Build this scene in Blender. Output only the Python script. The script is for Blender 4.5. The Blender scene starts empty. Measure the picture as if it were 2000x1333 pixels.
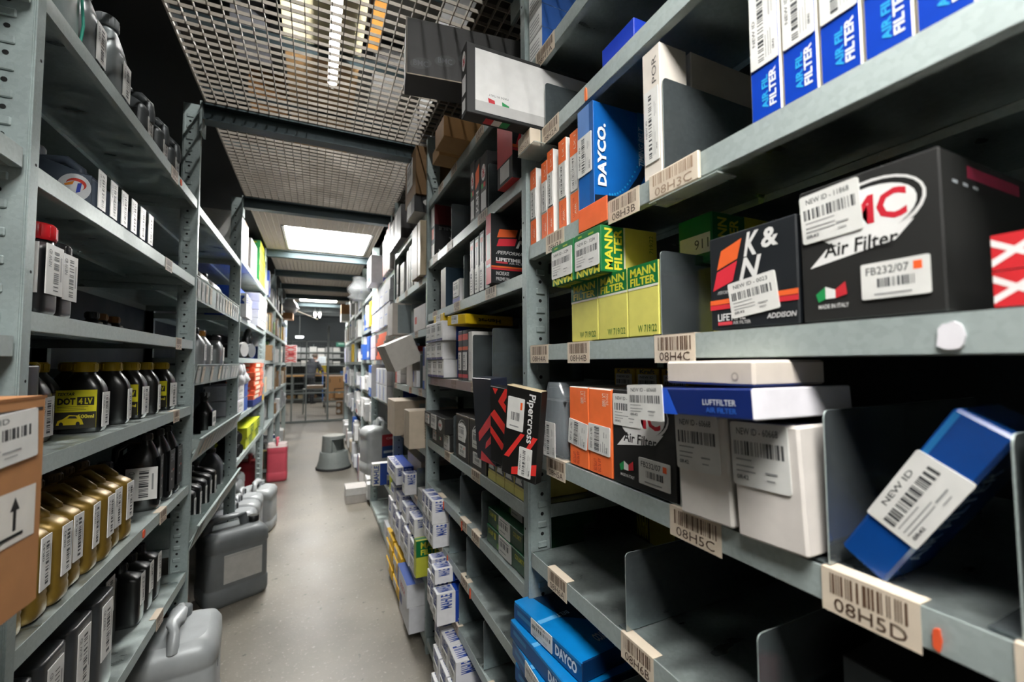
import bpy, math, random
from mathutils import Vector, Matrix, Euler
random.seed(7)
SC = bpy.context.scene
COL = SC.collection
PI = math.pi

# ------------------------------------------------------------------ camera, world, exposure
CAMZ = 1.39
cam_data = bpy.data.cameras.new('camera')
cam = bpy.data.objects.new('camera', cam_data); COL.objects.link(cam)
cam_data.sensor_width = 36.0
cam_data.lens = 36.0 * 833.9 / 2000.0
cam_data.clip_start = 0.02
YAW, PIT, ROL = .43046, .048856, -.005878
_f = Vector((math.sin(YAW), math.cos(YAW), 0)); _r = Vector((math.cos(YAW), -math.sin(YAW), 0)); _u = Vector((0, 0, 1))
_f2 = _f * math.cos(PIT) + _u * math.sin(PIT); _u2 = -_f * math.sin(PIT) + _u * math.cos(PIT)
_r3 = _r * math.cos(ROL) + _u2 * math.sin(ROL); _u3 = -_r * math.sin(ROL) + _u2 * math.cos(ROL)
cam.matrix_world = Matrix(((_r3.x, _u3.x, -_f2.x, 0), (_r3.y, _u3.y, -_f2.y, 0), (_r3.z, _u3.z, -_f2.z, CAMZ), (0, 0, 0, 1)))
cam_data.dof.use_dof = True
cam_data.dof.focus_distance = 1.05
cam_data.dof.aperture_fstop = 3.2
SC.camera = cam
SC.view_settings.view_transform = 'Standard'
SC.view_settings.look = 'None'
SC.view_settings.exposure = 0.95
SC.view_settings.gamma = 1.0
SC.view_settings.use_curve_mapping = False
world = bpy.data.worlds.new('world'); SC.world = world
world.use_nodes = True
world.node_tree.nodes['Background'].inputs[0].default_value = (.75, .9, 1.0, 1)
world.node_tree.nodes['Background'].inputs[1].default_value = 0.25
try:
    SC.cycles.max_bounces = 6; SC.cycles.diffuse_bounces = 3; SC.cycles.glossy_bounces = 3
    SC.cycles.transmission_bounces = 4; SC.cycles.transparent_max_bounces = 8
    SC.cycles.caustics_reflective = False; SC.cycles.caustics_refractive = False
    SC.cycles.sample_clamp_indirect = 4
except Exception:
    pass
TUBE_POWER = 110.0          # emission of the fluorescent tubes above the grating
PANEL_POWER = 30.0          # emission of the flat light panels in the deck

# ------------------------------------------------------------------ materials
def lin(h):
    h = h.lstrip('#'); v = [int(h[i:i + 2], 16) / 255 for i in (0, 2, 4)]
    return [c / 12.92 if c <= .04045 else ((c + .055) / 1.055) ** 2.4 for c in v]
_M = {}
def mat(key, rough=.5, metal=0.0, var=.08, scale=30, bump=0.0, spec=.5, alpha=1.0, trans=0.0, emit=0.0, coat=0.0):
    """procedural material in one named or #hex colour; slight noise variation in colour and gloss"""
    k = (key, rough, metal, var, scale, bump, spec, alpha, trans, emit, coat)
    if k in _M: return _M[k]
    m = bpy.data.materials.new('mat_' + key.strip('#') + ('_metal' if metal else '')); m.use_nodes = True
    nt = m.node_tree; b = nt.nodes['Principled BSDF']; c = lin(key)
    b.inputs['Roughness'].default_value = rough; b.inputs['Metallic'].default_value = metal
    b.inputs['Specular IOR Level'].default_value = spec
    b.inputs['Alpha'].default_value = alpha; b.inputs['Transmission Weight'].default_value = trans
    b.inputs['Coat Weight'].default_value = coat
    b.inputs['Base Color'].default_value = (*c, 1)
    if emit:
        b.inputs['Emission Color'].default_value = (*c, 1); b.inputs['Emission Strength'].default_value = emit
    if var or bump:
        tc = nt.nodes.new('ShaderNodeTexCoord'); nz = nt.nodes.new('ShaderNodeTexNoise')
        nz.inputs['Scale'].default_value = scale; nz.inputs['Detail'].default_value = 3
        nt.links.new(tc.outputs['Object'], nz.inputs['Vector'])
        if var:
            mr = nt.nodes.new('ShaderNodeMapRange')
            mr.inputs['From Min'].default_value = .3; mr.inputs['From Max'].default_value = .7
            mr.inputs['To Min'].default_value = 1 - var; mr.inputs['To Max'].default_value = 1 + var * .5
            mx = nt.nodes.new('ShaderNodeVectorMath'); mx.operation = 'SCALE'
            mx.inputs[0].default_value = c
            nt.links.new(nz.outputs['Fac'], mr.inputs['Value']); nt.links.new(mr.outputs['Result'], mx.inputs['Scale'])
            nt.links.new(mx.outputs[0], b.inputs['Base Color'])
        if bump:
            bp = nt.nodes.new('ShaderNodeBump'); bp.inputs['Strength'].default_value = bump
            bp.inputs['Distance'].default_value = .002
            nt.links.new(nz.outputs['Fac'], bp.inputs['Height']); nt.links.new(bp.outputs['Normal'], b.inputs['Normal'])
    _M[k] = m
    return m

def steel(name, col, rough, metal, smear=.5, scale=7, stretch=(1, 1, 1)):
    """galvanised sheet: spangle cells plus large worn, dusty smears in the gloss"""
    m = bpy.data.materials.new(name); m.use_nodes = True
    nt = m.node_tree; b = nt.nodes['Principled BSDF']; c = lin(col)
    b.inputs['Metallic'].default_value = metal
    tc = nt.nodes.new('ShaderNodeTexCoord'); mp = nt.nodes.new('ShaderNodeMapping'); mp.inputs['Scale'].default_value = stretch
    nt.links.new(tc.outputs['Object'], mp.inputs['Vector'])
    nz = nt.nodes.new('ShaderNodeTexNoise'); nz.inputs['Scale'].default_value = scale; nz.inputs['Detail'].default_value = 6
    vo = nt.nodes.new('ShaderNodeTexVoronoi'); vo.inputs['Scale'].default_value = 160
    nt.links.new(mp.outputs[0], nz.inputs['Vector']); nt.links.new(tc.outputs['Object'], vo.inputs['Vector'])
    mr = nt.nodes.new('ShaderNodeMapRange'); mr.inputs['From Min'].default_value = .3; mr.inputs['From Max'].default_value = .7
    mr.inputs['To Min'].default_value = rough * (1 - smear * .5); mr.inputs['To Max'].default_value = min(1, rough * (1 + smear))
    nt.links.new(nz.outputs['Fac'], mr.inputs['Value']); nt.links.new(mr.outputs['Result'], b.inputs['Roughness'])
    a = nt.nodes.new('ShaderNodeMath'); a.operation = 'MULTIPLY_ADD'; a.inputs[1].default_value = .12; a.inputs[2].default_value = .82
    s2 = nt.nodes.new('ShaderNodeMath'); s2.operation = 'MULTIPLY_ADD'; s2.inputs[1].default_value = .25
    sp = nt.nodes.new('ShaderNodeSeparateColor'); nt.links.new(vo.outputs['Color'], sp.inputs[0])
    nt.links.new(sp.outputs[0], a.inputs[0]); nt.links.new(nz.outputs['Fac'], s2.inputs[0]); nt.links.new(a.outputs[0], s2.inputs[2])
    mx = nt.nodes.new('ShaderNodeVectorMath'); mx.operation = 'SCALE'; mx.inputs[0].default_value = c
    nt.links.new(s2.outputs[0], mx.inputs['Scale']); nt.links.new(mx.outputs[0], b.inputs['Base Color'])
    return m
M_LIP = steel('galvanised_lip', '#aab6b4', .45, .35, .3, 5)
M_SHELF = steel('galvanised_shelf', '#b2bdbb', .38, .9, .7, 9, (1, 2.2, 1))
M_POST = steel('galvanised_post', '#9eabaa', .45, .45, .3, 6)
M_DIV = steel('galvanised_divider', '#9aa5a8', .13, .85, .6, 6)
M_GRATE = steel('galvanised_grating', '#9a9389', .5, .45, .3, 8)
M_BEAM = mat('#39464a', .5, .5, .15, 6)
M_HOLE = mat('#050607', .9, var=0)
M_BACKSHADE = steel('back_shade_sheet', '#3b4245', .55, .6, .3, 4)  # dark colour stands in for the unlit depth behind the shelves

# ------------------------------------------------------------------ mesh builder
class MB:
    def __init__(s): s.v = []; s.f = []; s.m = []; s.mi = []; s.sm = []
    def _mi(s, m):
        if m not in s.m: s.m.append(m)
        return s.m.index(m)
    def face(s, pts, m, smooth=False):
        n = len(s.v); s.v.extend([tuple(p) for p in pts]); s.f.append(tuple(range(n, n + len(pts)))); s.mi.append(s._mi(m)); s.sm.append(smooth)
    def grid(s, verts, faces, m, smooth=False, T=None):
        n = len(s.v)
        s.v.extend([tuple(T @ Vector(p)) if T is not None else tuple(p) for p in verts])
        i = s._mi(m)
        for f in faces: s.f.append(tuple(n + k for k in f)); s.mi.append(i); s.sm.append(smooth)
    def box(s, x0, x1, y0, y1, z0, z1, m, c=0.0, T=None, fm=None):
        """box; c = chamfer; fm maps face -> material"""
        fm = fm or {}
        if c <= 0:
            V = [(x, y, z) for x in (x0, x1) for y in (y0, y1) for z in (z0, z1)]
            Fs = {'x-': (0, 1, 3, 2), 'x+': (4, 6, 7, 5), 'y-': (0, 4, 5, 1), 'y+': (2, 3, 7, 6), 'z-': (0, 2, 6, 4), 'z+': (1, 5, 7, 3)}
            for k, f in Fs.items():
                s.grid([V[i] for i in f], [(0, 1, 2, 3)], fm.get(k, m), T=T)
            return
        c = min(c, (x1 - x0) * .45, (y1 - y0) * .45, (z1 - z0) * .45)
        X = (x0, x1); Yy = (y0, y1); Z = (z0, z1)
        def P(i, j, k, ax):
            p = [X[i], Yy[j], Z[k]]; sg = (1 if i == 0 else -1, 1 if j == 0 else -1, 1 if k == 0 else -1)
            for a in range(3):
                if a != ax: p[a] += sg[a] * c
            return tuple(p)
        q = {}
        V = []
        for i in (0, 1):
            for j in (0, 1):
                for k in (0, 1):
                    for ax in range(3): q[i, j, k, ax] = len(V); V.append(P(i, j, k, ax))
        def fc(a, val, idx):
            return [q[t + (a,)] for t in idx]
        Fm = [('x-', [(0,0,0),(0,0,1),(0,1,1),(0,1,0)], 0), ('x+', [(1,0,0),(1,1,0),(1,1,1),(1,0,1)], 0),
              ('y-', [(0,0,0),(1,0,0),(1,0,1),(0,0,1)], 1), ('y+', [(0,1,0),(0,1,1),(1,1,1),(1,1,0)], 1),
              ('z-', [(0,0,0),(0,1,0),(1,1,0),(1,0,0)], 2), ('z+', [(0,0,1),(1,0,1),(1,1,1),(0,1,1)], 2)]
        n = len(s.v); s.v.extend([tuple(T @ Vector(p)) if T is not None else p for p in V])
        def add(ids, mm): s.f.append(tuple(n + t for t in ids)); s.mi.append(s._mi(mm)); s.sm.append(False)
        for k, idx, a in Fm: add([q[t + (a,)] for t in idx], fm.get(k, m))
        for i in (0, 1):
            for j in (0, 1):
                add([q[i, j, 0, 0], q[i, j, 1, 0], q[i, j, 1, 1], q[i, j, 0, 1]], fm.get('y-' if j == 0 else 'y+', m))
                add([q[i, 0, j, 0], q[i, 1, j, 0], q[i, 1, j, 2], q[i, 0, j, 2]], fm.get('z-' if j == 0 else 'z+', m))
                add([q[0, i, j, 1], q[1, i, j, 1], q[1, i, j, 2], q[0, i, j, 2]], fm.get('y-' if i == 0 else 'y+', m))
                for k in (0, 1): add([q[i, j, k, 0], q[i, j, k, 1], q[i, j, k, 2]], m)
    def loft(s, secs, m, n=24, T=None, smooth=True, caps=True, fm=None):
        """rounded-rectangle sections (z, half x, half y, cx, cy, exponent)"""
        V = []
        for (z, a, b, cx, cy, e) in secs:
            for i in range(n):
                t = 2 * PI * (i + .5) / n; ct, st = math.cos(t), math.sin(t)
                V.append((cx + a * math.copysign(abs(ct) ** (2 / e), ct), cy + b * math.copysign(abs(st) ** (2 / e), st), z))
        Fs = []
        for k in range(len(secs) - 1):
            for i in range(n):
                j = (i + 1) % n
                Fs.append((k * n + i, k * n + j, (k + 1) * n + j, (k + 1) * n + i))
        s.grid(V, Fs, m, smooth, T)
        if caps:
            s.grid(V[:n], [tuple(range(n))[::-1]], m, False, T); s.grid(V[-n:], [tuple(range(n))], m, False, T)
    def tube(s, pts, r, m, n=8, T=None, closed=False, rx=1.0):
        pts = [Vector(p) for p in pts]; V = []; N = len(pts)
        for i, p in enumerate(pts):
            a = pts[i - 1] if (i > 0 or closed) else pts[i]; b = pts[(i + 1) % N] if (i < N - 1 or closed) else pts[i]
            d = (b - a).normalized(); up = Vector((0, 1, 0)) if abs(d.y) < .9 else Vector((1, 0, 0))
            e1 = d.cross(up).normalized(); e2 = d.cross(e1)
            for k in range(n):
                t = 2 * PI * k / n; V.append(p + e1 * (math.cos(t) * r) + e2 * (math.sin(t) * r * rx))
        Fs = []
        for i in range(N if closed else N - 1):
            for k in range(n):
                j = (i + 1) % N; l = (k + 1) % n
                Fs.append((i * n + k, i * n + l, j * n + l, j * n + k))
        s.grid(V, Fs, m, True, T)
        if not closed:
            s.grid(V[:n], [tuple(range(n))], m, False, T); s.grid(V[-n:], [tuple(range(n))], m, False, T)
    def disc(s, c, r, nrm, m, n=12):
        c = Vector(c); w = Vector(nrm); u = w.orthogonal().normalized(); v = w.cross(u)
        s.face([c + u * (r * math.cos(2 * PI * k / n)) + v * (r * math.sin(2 * PI * k / n)) for k in range(n)], m)
    def build(s, name, parent=None, loc=None, rot=None):
        me = bpy.data.meshes.new(name); me.from_pydata(s.v, [], s.f)
        for m in s.m: me.materials.append(m)
        me.polygons.foreach_set('material_index', s.mi); me.polygons.foreach_set('use_smooth', s.sm); me.update()
        o = bpy.data.objects.new(name, me); COL.objects.link(o)
        if parent is not None: o.parent = parent
        if loc is not None: o.location = loc
        if rot is not None: o.rotation_euler = rot
        return o

def tag(o, label=None, cat=None, group=None, kind=None):
    if label: o['label'] = label
    if cat: o['category'] = cat
    if group: o['group'] = group
    if kind: o['kind'] = kind
    return o
def thing(name, label, cat, loc=(0, 0, 0), rot=(0, 0, 0), group=None):
    o = bpy.data.objects.new(name, None); COL.objects.link(o); o.empty_display_size = .05
    o.location = loc; o.rotation_euler = rot
    return tag(o, label, cat, group)
def dup(o, parent=None, loc=None, rot=None, label=None, group=None):
    kids = [c for c in o.children]
    c = o.copy(); COL.objects.link(c)
    if parent is not None: c.parent = parent
    if loc is not None: c.location = loc
    if rot is not None: c.rotation_euler = rot
    if label: c['label'] = label
    if group: c['group'] = group
    for k in kids: dup(k, c)
    return c
ORD = ['first', 'second', 'third', 'fourth', 'fifth', 'sixth', 'seventh', 'eighth', 'ninth', 'tenth', 'eleventh', 'twelfth', 'thirteenth', 'fourteenth', 'fifteenth', 'sixteenth']

# ------------------------------------------------------------------ lettering and print
_T = {}
def glyphs(text, bold=0.0, shear=0.0, space=1.0, serif=False):
    """text as flat polygons normalised to its own 0..1 box"""
    k = (text, bold, shear, space)
    if k in _T: return _T[k]
    cu = bpy.data.curves.new('lettering', 'FONT'); cu.body = text; cu.resolution_u = 2; cu.offset = bold; cu.shear = shear
    cu.space_character = space; cu.space_line = .8
    o = bpy.data.objects.new('lettering', cu); COL.objects.link(o)
    dg = bpy.context.evaluated_depsgraph_get(); dg.update()
    me = bpy.data.meshes.new_from_object(o.evaluated_get(dg))
    V = [tuple(v.co)[:2] for v in me.vertices]; Fs = [tuple(p.vertices) for p in me.polygons]
    bpy.data.objects.remove(o); bpy.data.curves.remove(cu); bpy.data.meshes.remove(me)
    if not V: return ([], [], 1)
    x0 = min(v[0] for v in V); x1 = max(v[0] for v in V); y0 = min(v[1] for v in V); y1 = max(v[1] for v in V)
    w = max(x1 - x0, 1e-6); h = max(y1 - y0, 1e-6)
    _T[k] = ([((v[0] - x0) / w, (v[1] - y0) / h) for v in V], Fs, w / h)
    return _T[k]
INK = '#16181a'
class Face:
    """a flat printed face: O origin corner, u and v unit axes, size U x V metres; rectangles are given in 0..1"""
    def __init__(s, mb, O, u, v, U, V):
        s.mb = mb; s.O = Vector(O); s.u = Vector(u); s.v = Vector(v); s.n = s.u.cross(s.v); s.U = U; s.V = V; s.k = 0
    def P(s, a, b): return s.O + s.u * (a * s.U) + s.v * (b * s.V) + s.n * (.0003 + .00007 * s.k)
    def poly(s, pts, col, rough=.45):
        s.k += 1; s.mb.face([s.P(*p) for p in pts], mat(col, rough))
    def r(s, x0, y0, x1, y1, col, rough=.45): s.poly([(x0, y0), (x1, y0), (x1, y1), (x0, y1)], col, rough)
    def e(s, cx, cy, rx, ry, col, tilt=0, n=28):
        q = math.radians(tilt); pts = []
        for i in range(n):
            t = 2 * PI * i / n; a = rx * s.U * math.cos(t); b = ry * s.V * math.sin(t)
            pts.append((cx + (a * math.cos(q) - b * math.sin(q)) / s.U, cy + (a * math.sin(q) + b * math.cos(q)) / s.V))
        s.poly(pts, col)
    def t(s, x0, y0, x1, y1, text, col, rot=0, bold=.02, shear=0, space=1.0, line=False):
        V, Fs, asp = glyphs(text, bold, shear, space)
        if not V: return
        w, h = abs(x1 - x0) * s.U, abs(y1 - y0) * s.V      # keep letters from stretching more than a third
        if rot in (90, 270):
            k = h / (w * asp * 1.8)
            if k > 1: c = (y0 + y1) / 2; y0, y1 = c - (c - y0) / k, c + (y1 - c) / k
        else:
            k = w / (h * asp * 1.8)
            if k > 1: c = (x0 + x1) / 2; x0, x1 = c - (c - x0) / k, c + (x1 - c) / k
        s.k += 1; out = []
        for (a, b) in V:
            if rot == 90: a, b = 1 - b, a
            elif rot == 180: a, b = 1 - a, 1 - b
            elif rot == 270: a, b = b, 1 - a
            out.append(s.P(x0 + a * (x1 - x0), y0 + b * (y1 - y0)))
        s.mb.grid(out, Fs, mat(col, .45))
    def bars(s, x0, y0, x1, y1, col=INK, n=22, seed=1, vert=False):
        rr = random.Random(seed); s.k += 1; p = 0.0; m = mat(col, .5, var=0)
        ws = [rr.choice((1, 1, 2, 3)) for _ in range(2 * n)]; tot = sum(ws)
        for i, w in enumerate(ws):
            if i % 2 == 0:
                a, b = p / tot, (p + w) / tot
                R = (x0 + a * (x1 - x0), y0, x0 + b * (x1 - x0), y1) if not vert else (x0, y0 + a * (y1 - y0), x1, y0 + b * (y1 - y0))
                s.mb.face([s.P(R[0], R[1]), s.P(R[2], R[1]), s.P(R[2], R[3]), s.P(R[0], R[3])], m)
            p += w
def fbase(sz, face):
    sx, sy, h = sz
    return {'x-': ((-sx / 2, sy / 2, 0), (0, -1, 0), (0, 0, 1), sy, h), 'x+': ((sx / 2, -sy / 2, 0), (0, 1, 0), (0, 0, 1), sy, h),
            'y-': ((-sx / 2, -sy / 2, 0), (1, 0, 0), (0, 0, 1), sx, h), 'y+': ((sx / 2, sy / 2, 0), (-1, 0, 0), (0, 0, 1), sx, h),
            'z+': ((-sx / 2, -sy / 2, h), (1, 0, 0), (0, 1, 0), sx, sy), 'z-': ((-sx / 2, sy / 2, 0), (1, 0, 0), (0, -1, 0), sx, sy)}[face]
def sub(F, x0, y0, x1, y1, deg=0, lift=.0012, mb=None):
    """a smaller face (sticker) lying on F, turned by deg about its centre"""
    c = F.O + F.u * ((x0 + x1) / 2 * F.U) + F.v * ((y0 + y1) / 2 * F.V) + F.n * lift
    q = math.radians(deg); u = F.u * math.cos(q) + F.v * math.sin(q); v = -F.u * math.sin(q) + F.v * math.cos(q)
    W, H = (x1 - x0) * F.U, (y1 - y0) * F.V
    if deg in (90, 270, -90): W, H = H, W
    return Face(mb, c - u * (W / 2) - v * (H / 2), u, v, W, H)
def sticker(parent, F, x0, y0, x1, y1, deg=0, style='id', seed=1, title='NEW ID - 11868', col='#d6d6d2', name='sticker', lift=.0014):
    mb = MB(); S = sub(F, x0, y0, x1, y1, deg, lift, mb)
    w, h = S.U, S.V; pts = []; rr = min(w, h) * .05
    for cx, cy, a0 in ((w - rr, rr, -90), (w - rr, h - rr, 0), (rr, h - rr, 90), (rr, rr, 180)):
        for k in range(4):
            t = math.radians(a0 + 30 * k); pts.append(((cx + rr * math.cos(t)) / w, (cy + rr * math.sin(t)) / h))
    S.poly(pts, col, .5)
    top = [S.P(*p) for p in pts]; bot = [p - S.n * (lift * .9 + .0002) for p in top]; wm = mat(col, .5)
    for i in range(len(pts)):
        j = (i + 1) % len(pts); mb.face([bot[i], bot[j], top[j], top[i]], wm)
    rn = random.Random(seed)
    if style == 'id':
        S.t(.12, .80, .85, .91, title, '#303234', bold=.01); S.bars(.06, .48, .94, .70, '#3c3e40', 20, seed)
        for y in (.40, .30, .22): S.r(.08, y, rn.uniform(.35, .6), y + .02, '#8a8c8c')
        S.t(.08, .1, .3, .17, '0R42', '#505254'); S.r(.6, .24, .8, .27, '#8a8c8c'); S.r(.62, .14, .76, .16, '#8a8c8c')
    elif style == 'far':
        S.bars(.1, .45, .9, .75, '#55585a', 7, seed); S.r(.1, .82, .8, .88, '#6a6c6e'); S.r(.1, .2, .6, .26, '#8a8c8c')
    elif style == 'plain':
        S.r(.1, .7, .8, .8, '#7a7c7e'); S.r(.1, .3, .6, .36, '#8a8c8c')
    elif style == 'bin':
        S.bars(.12, .47, .92, .93, '#5d4636', 20, seed); S.t(.1, .1, .92, .38, title, '#4a372b', bold=.0)
    elif style == 'binfar':
        S.bars(.12, .5, .92, .93, '#5d4636', 8, seed); S.t(.12, .1, .9, .38, title, '#4a372b', bold=.01)
    elif style == 'fb':
        S.t(.08, .66, .72, .88, title, '#26282a', bold=.01); S.r(.78, .66, .9, .88, '#f0602a'); S.bars(.25, .3, .8, .55, '#45484a', 14, seed)
        S.r(.2, .1, .75, .14, '#8a8c8c')
    return mb.build(name, parent)

def carton(label, size, loc, rot=(0, 0, 0), col='#dcdcd8', fm=None, deco=None, st=None, group=None, name='filter_box', cat='box', ch=.0015, rough=.5, flap=None):
    """box with printed faces. deco: {face: [(method, args...)]}; st: [(face, x0,y0,x1,y1, deg, style, title)] stickers as children; loc = bottom centre"""
    sx, sy, sz = size; mb = MB(); fm = {k: mat(v, rough) for k, v in (fm or {}).items()}
    mb.box(-sx / 2, sx / 2, -sy / 2, sy / 2, 0, sz, mat(col, rough), ch, fm=fm)
    if flap:    # tuck-flap seam and slightly raised lid edge
        F = Face(mb, *fbase(size, flap)); F.r(.02, .93, .98, .945, '#2a2a28')
    for f, L in (deco or {}).items():
        F = Face(mb, *fbase(size, f))
        for d in L:
            if isinstance(d, dict): getattr(F, d.pop('m'))(**d)
            elif isinstance(d[-1], dict): getattr(F, d[0])(*d[1:-1], **d[-1])
            else: getattr(F, d[0])(*d[1:])
    o = mb.build(name, None, loc, rot); tag(o, label, cat, group)
    for i, s in enumerate(st or ()):
        F = Face(mb, *fbase(size, s[0])); F.k = 3
        sticker(o, F, *s[1:5], deg=s[5] if len(s) > 5 else 0, style=s[6] if len(s) > 6 else 'id', title=s[7] if len(s) > 7 else 'NEW ID - 11868', seed=i + int(abs(loc[1]) * 97))
    return o

# ------------------------------------------------------------------ setting
XR, XL, DEP = .50, -.48, .50
def floor_material():
    m = bpy.data.materials.new('painted_concrete_floor'); m.use_nodes = True; nt = m.node_tree; b = nt.nodes['Principled BSDF']
    tc = nt.nodes.new('ShaderNodeTexCoord')
    n1 = nt.nodes.new('ShaderNodeTexNoise'); n1.inputs['Scale'].default_value = 2.2; n1.inputs['Detail'].default_value = 8
    n2 = nt.nodes.new('ShaderNodeTexNoise'); n2.inputs['Scale'].default_value = 55; n2.inputs['Detail'].default_value = 4
    vo = nt.nodes.new('ShaderNodeTexNoise'); vo.inputs['Scale'].default_value = 16; vo.inputs['Detail'].default_value = 5
    for n in (n1, n2, vo): nt.links.new(tc.outputs['Object'], n.inputs['Vector'])
    cr = nt.nodes.new('ShaderNodeValToRGB'); e = cr.color_ramp
    e.elements[0].position = .3; e.elements[0].color = (*lin('#67635b'), 1); e.elements[1].position = .7; e.elements[1].color = (*lin('#847e74'), 1)
    nt.links.new(n1.outputs['Fac'], cr.inputs[0])
    sp = nt.nodes.new('ShaderNodeValToRGB'); e = sp.color_ramp     # dark chips and specks
    e.elements[0].position = .66; e.elements[0].color = (0, 0, 0, 1); e.elements[1].position = .72; e.elements[1].color = (1, 1, 1, 1)
    nt.links.new(vo.outputs['Fac'], sp.inputs[0])
    s3 = nt.nodes.new('ShaderNodeValToRGB'); e = s3.color_ramp
    e.elements[0].position = .60; e.elements[0].color = (0, 0, 0, 1); e.elements[1].position = .75; e.elements[1].color = (.7, .7, .7, 1)
    nt.links.new(n2.outputs['Fac'], s3.inputs[0])
    mx = nt.nodes.new('ShaderNodeMix'); mx.data_type = 'RGBA'; mx.inputs[7].default_value = (*lin('#4a4843'), 1)
    nt.links.new(sp.outputs[0], mx.inputs[0]); nt.links.new(cr.outputs[0], mx.inputs[6])
    m2 = nt.nodes.new('ShaderNodeMix'); m2.data_type = 'RGBA'; m2.inputs[7].default_value = (*lin('#a8a296'), 1)
    nt.links.new(s3.outputs[0], m2.inputs[0]); nt.links.new(mx.outputs[2], m2.inputs[6]); nt.links.new(m2.outputs[2], b.inputs['Base Color'])
    mr = nt.nodes.new('ShaderNodeMapRange'); mr.inputs['To Min'].default_value = .22; mr.inputs['To Max'].default_value = .5
    nt.links.new(n1.outputs['Fac'], mr.inputs[0]); nt.links.new(mr.outputs[0], b.inputs['Roughness'])
    bp = nt.nodes.new('ShaderNodeBump'); bp.inputs['Strength'].default_value = .25; bp.inputs['Distance'].default_value = .002
    nt.links.new(n2.outputs['Fac'], bp.inputs['Height']); nt.links.new(bp.outputs[0], b.inputs['Normal'])
    return m
def struct(name, x0, x1, y0, y1, z0, z1, m, label=None):
    mb = MB(); mb.box(x0, x1, y0, y1, z0, z1, m); o = mb.build(name); tag(o, label, kind='structure'); return o
struct('floor', -5, 6, -3.2, 18.2, -.1, 0, floor_material(), 'worn grey painted concrete floor')
M_WALL = mat('#3c4143', .8, var=.1, scale=3)
struct('wall_left', -5.1, -5, -3.2, 18.2, 0, 5.4, M_WALL, 'dark grey side wall behind the left rack')
struct('wall_right', 6, 6.1, -3.2, 18.2, 0, 5.4, M_WALL, 'dark grey side wall behind the right rack')
struct('wall_back', -5, 6, 18.2, 18.3, 0, 5.4, mat('#22282a', .8, var=.1, scale=3), 'grey wall at the far end of the hall')
struct('wall_front', -5, 6, -3.3, -3.2, 0, 5.4, mat('#a9adab', .8, var=.1, scale=3), 'pale wall behind the viewpoint')
mb = MB()
mb.box(-5, 6, -3.2, 18.2, 5.4, 5.5, mat('#85837e', .8, var=.1, scale=2))
for i in range(9): mb.box(-5, 6, -2 + i * 2.4, -1.85 + i * 2.4, 5.15, 5.4, mat('#3a3d3e', .6))
tag(mb.build('ceiling'), 'grey hall ceiling with dark cross beams', kind='structure')

# ------------------------------------------------------------------ shelving racks
def upright(parent, side, y, z1=2.53, xf=None, w=.032, fl=.058, name='upright', holes=True):
    """perforated angle post: narrow front strip, side flange facing the aisle end with holes and pressed tabs"""
    s = 1 if side == 'R' else -1; mb = MB(); xf = (XR if side == 'R' else XL) if xf is None else xf
    X = lambda a: xf + s * a
    def bx(a0, a1, y0, y1, z0, z_1, m, c=0):
        x0, x1 = sorted((X(a0), X(a1))); mb.box(x0, x1, y0, y1, z0, z_1, m, c)
    bx(-.002, .002, y, y + w, .0, z1, M_POST); bx(0, fl, y - .0015, y + .0015, 0, z1, M_POST)
    bx(0, fl, y + w - .003, y + w, 0, z1, M_POST)
    bx(fl - .002, fl + .002, y - .0015, y + .01, 0, z1, M_POST)
    if holes:
        k = 0; z = .1
        while z < z1 - .05:
            mb.disc((X(fl * .58), y - .0022, z), .0048, (0, -1, 0), M_HOLE, 10)
            bx(fl * .36, fl * .8, y - .006, y - .0015, z + .0165, z + .0325, M_POST, .003)
            if k % 4 == 1: mb.disc((X(-.0026), y + w * .7, z + .01), .0032, (-s, 0, 0), M_HOLE, 8)
            z += .05; k += 1
        bx(-.004, 0, y + .002, y + .005, 0, z1, M_POST)
    return mb.build(name, parent)
def shelf(parent, side, y0, y1, z, lip=.035, xf=None, dep=DEP, name='shelf', m=None):
    s = 1 if side == 'R' else -1; mb = MB(); xf = (XR if side == 'R' else XL) if xf is None else xf
    x0, x1 = sorted((xf, xf + s * dep))
    mb.box(x0, x1, y0, y1, z - .002, z, M_SHELF)
    a, b = sorted((xf - s * .001, xf + s * .001)); mb.box(a, b, y0, y1, z - lip, z + .0003, M_LIP)
    a, b = sorted((xf, xf + s * .014)); mb.box(a, b, y0, y1, z - lip - .001, z - lip + .001, M_LIP)
    a, b = sorted((xf + s * dep, xf + s * (dep - .002))); mb.box(a, b, y0, y1, z - lip, z, M_LIP)
    mb.box(x0, x1, y0, y0 + .002, z - lip, z, M_LIP); mb.box(x0, x1, y1 - .002, y1, z - lip, z, M_LIP)
    c = (x0 + x1) / 2; mb.box(c - .02, c + .02, y0, y1, z - .016, z - .003, M_SHELF)
    return mb.build(name, parent)
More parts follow.
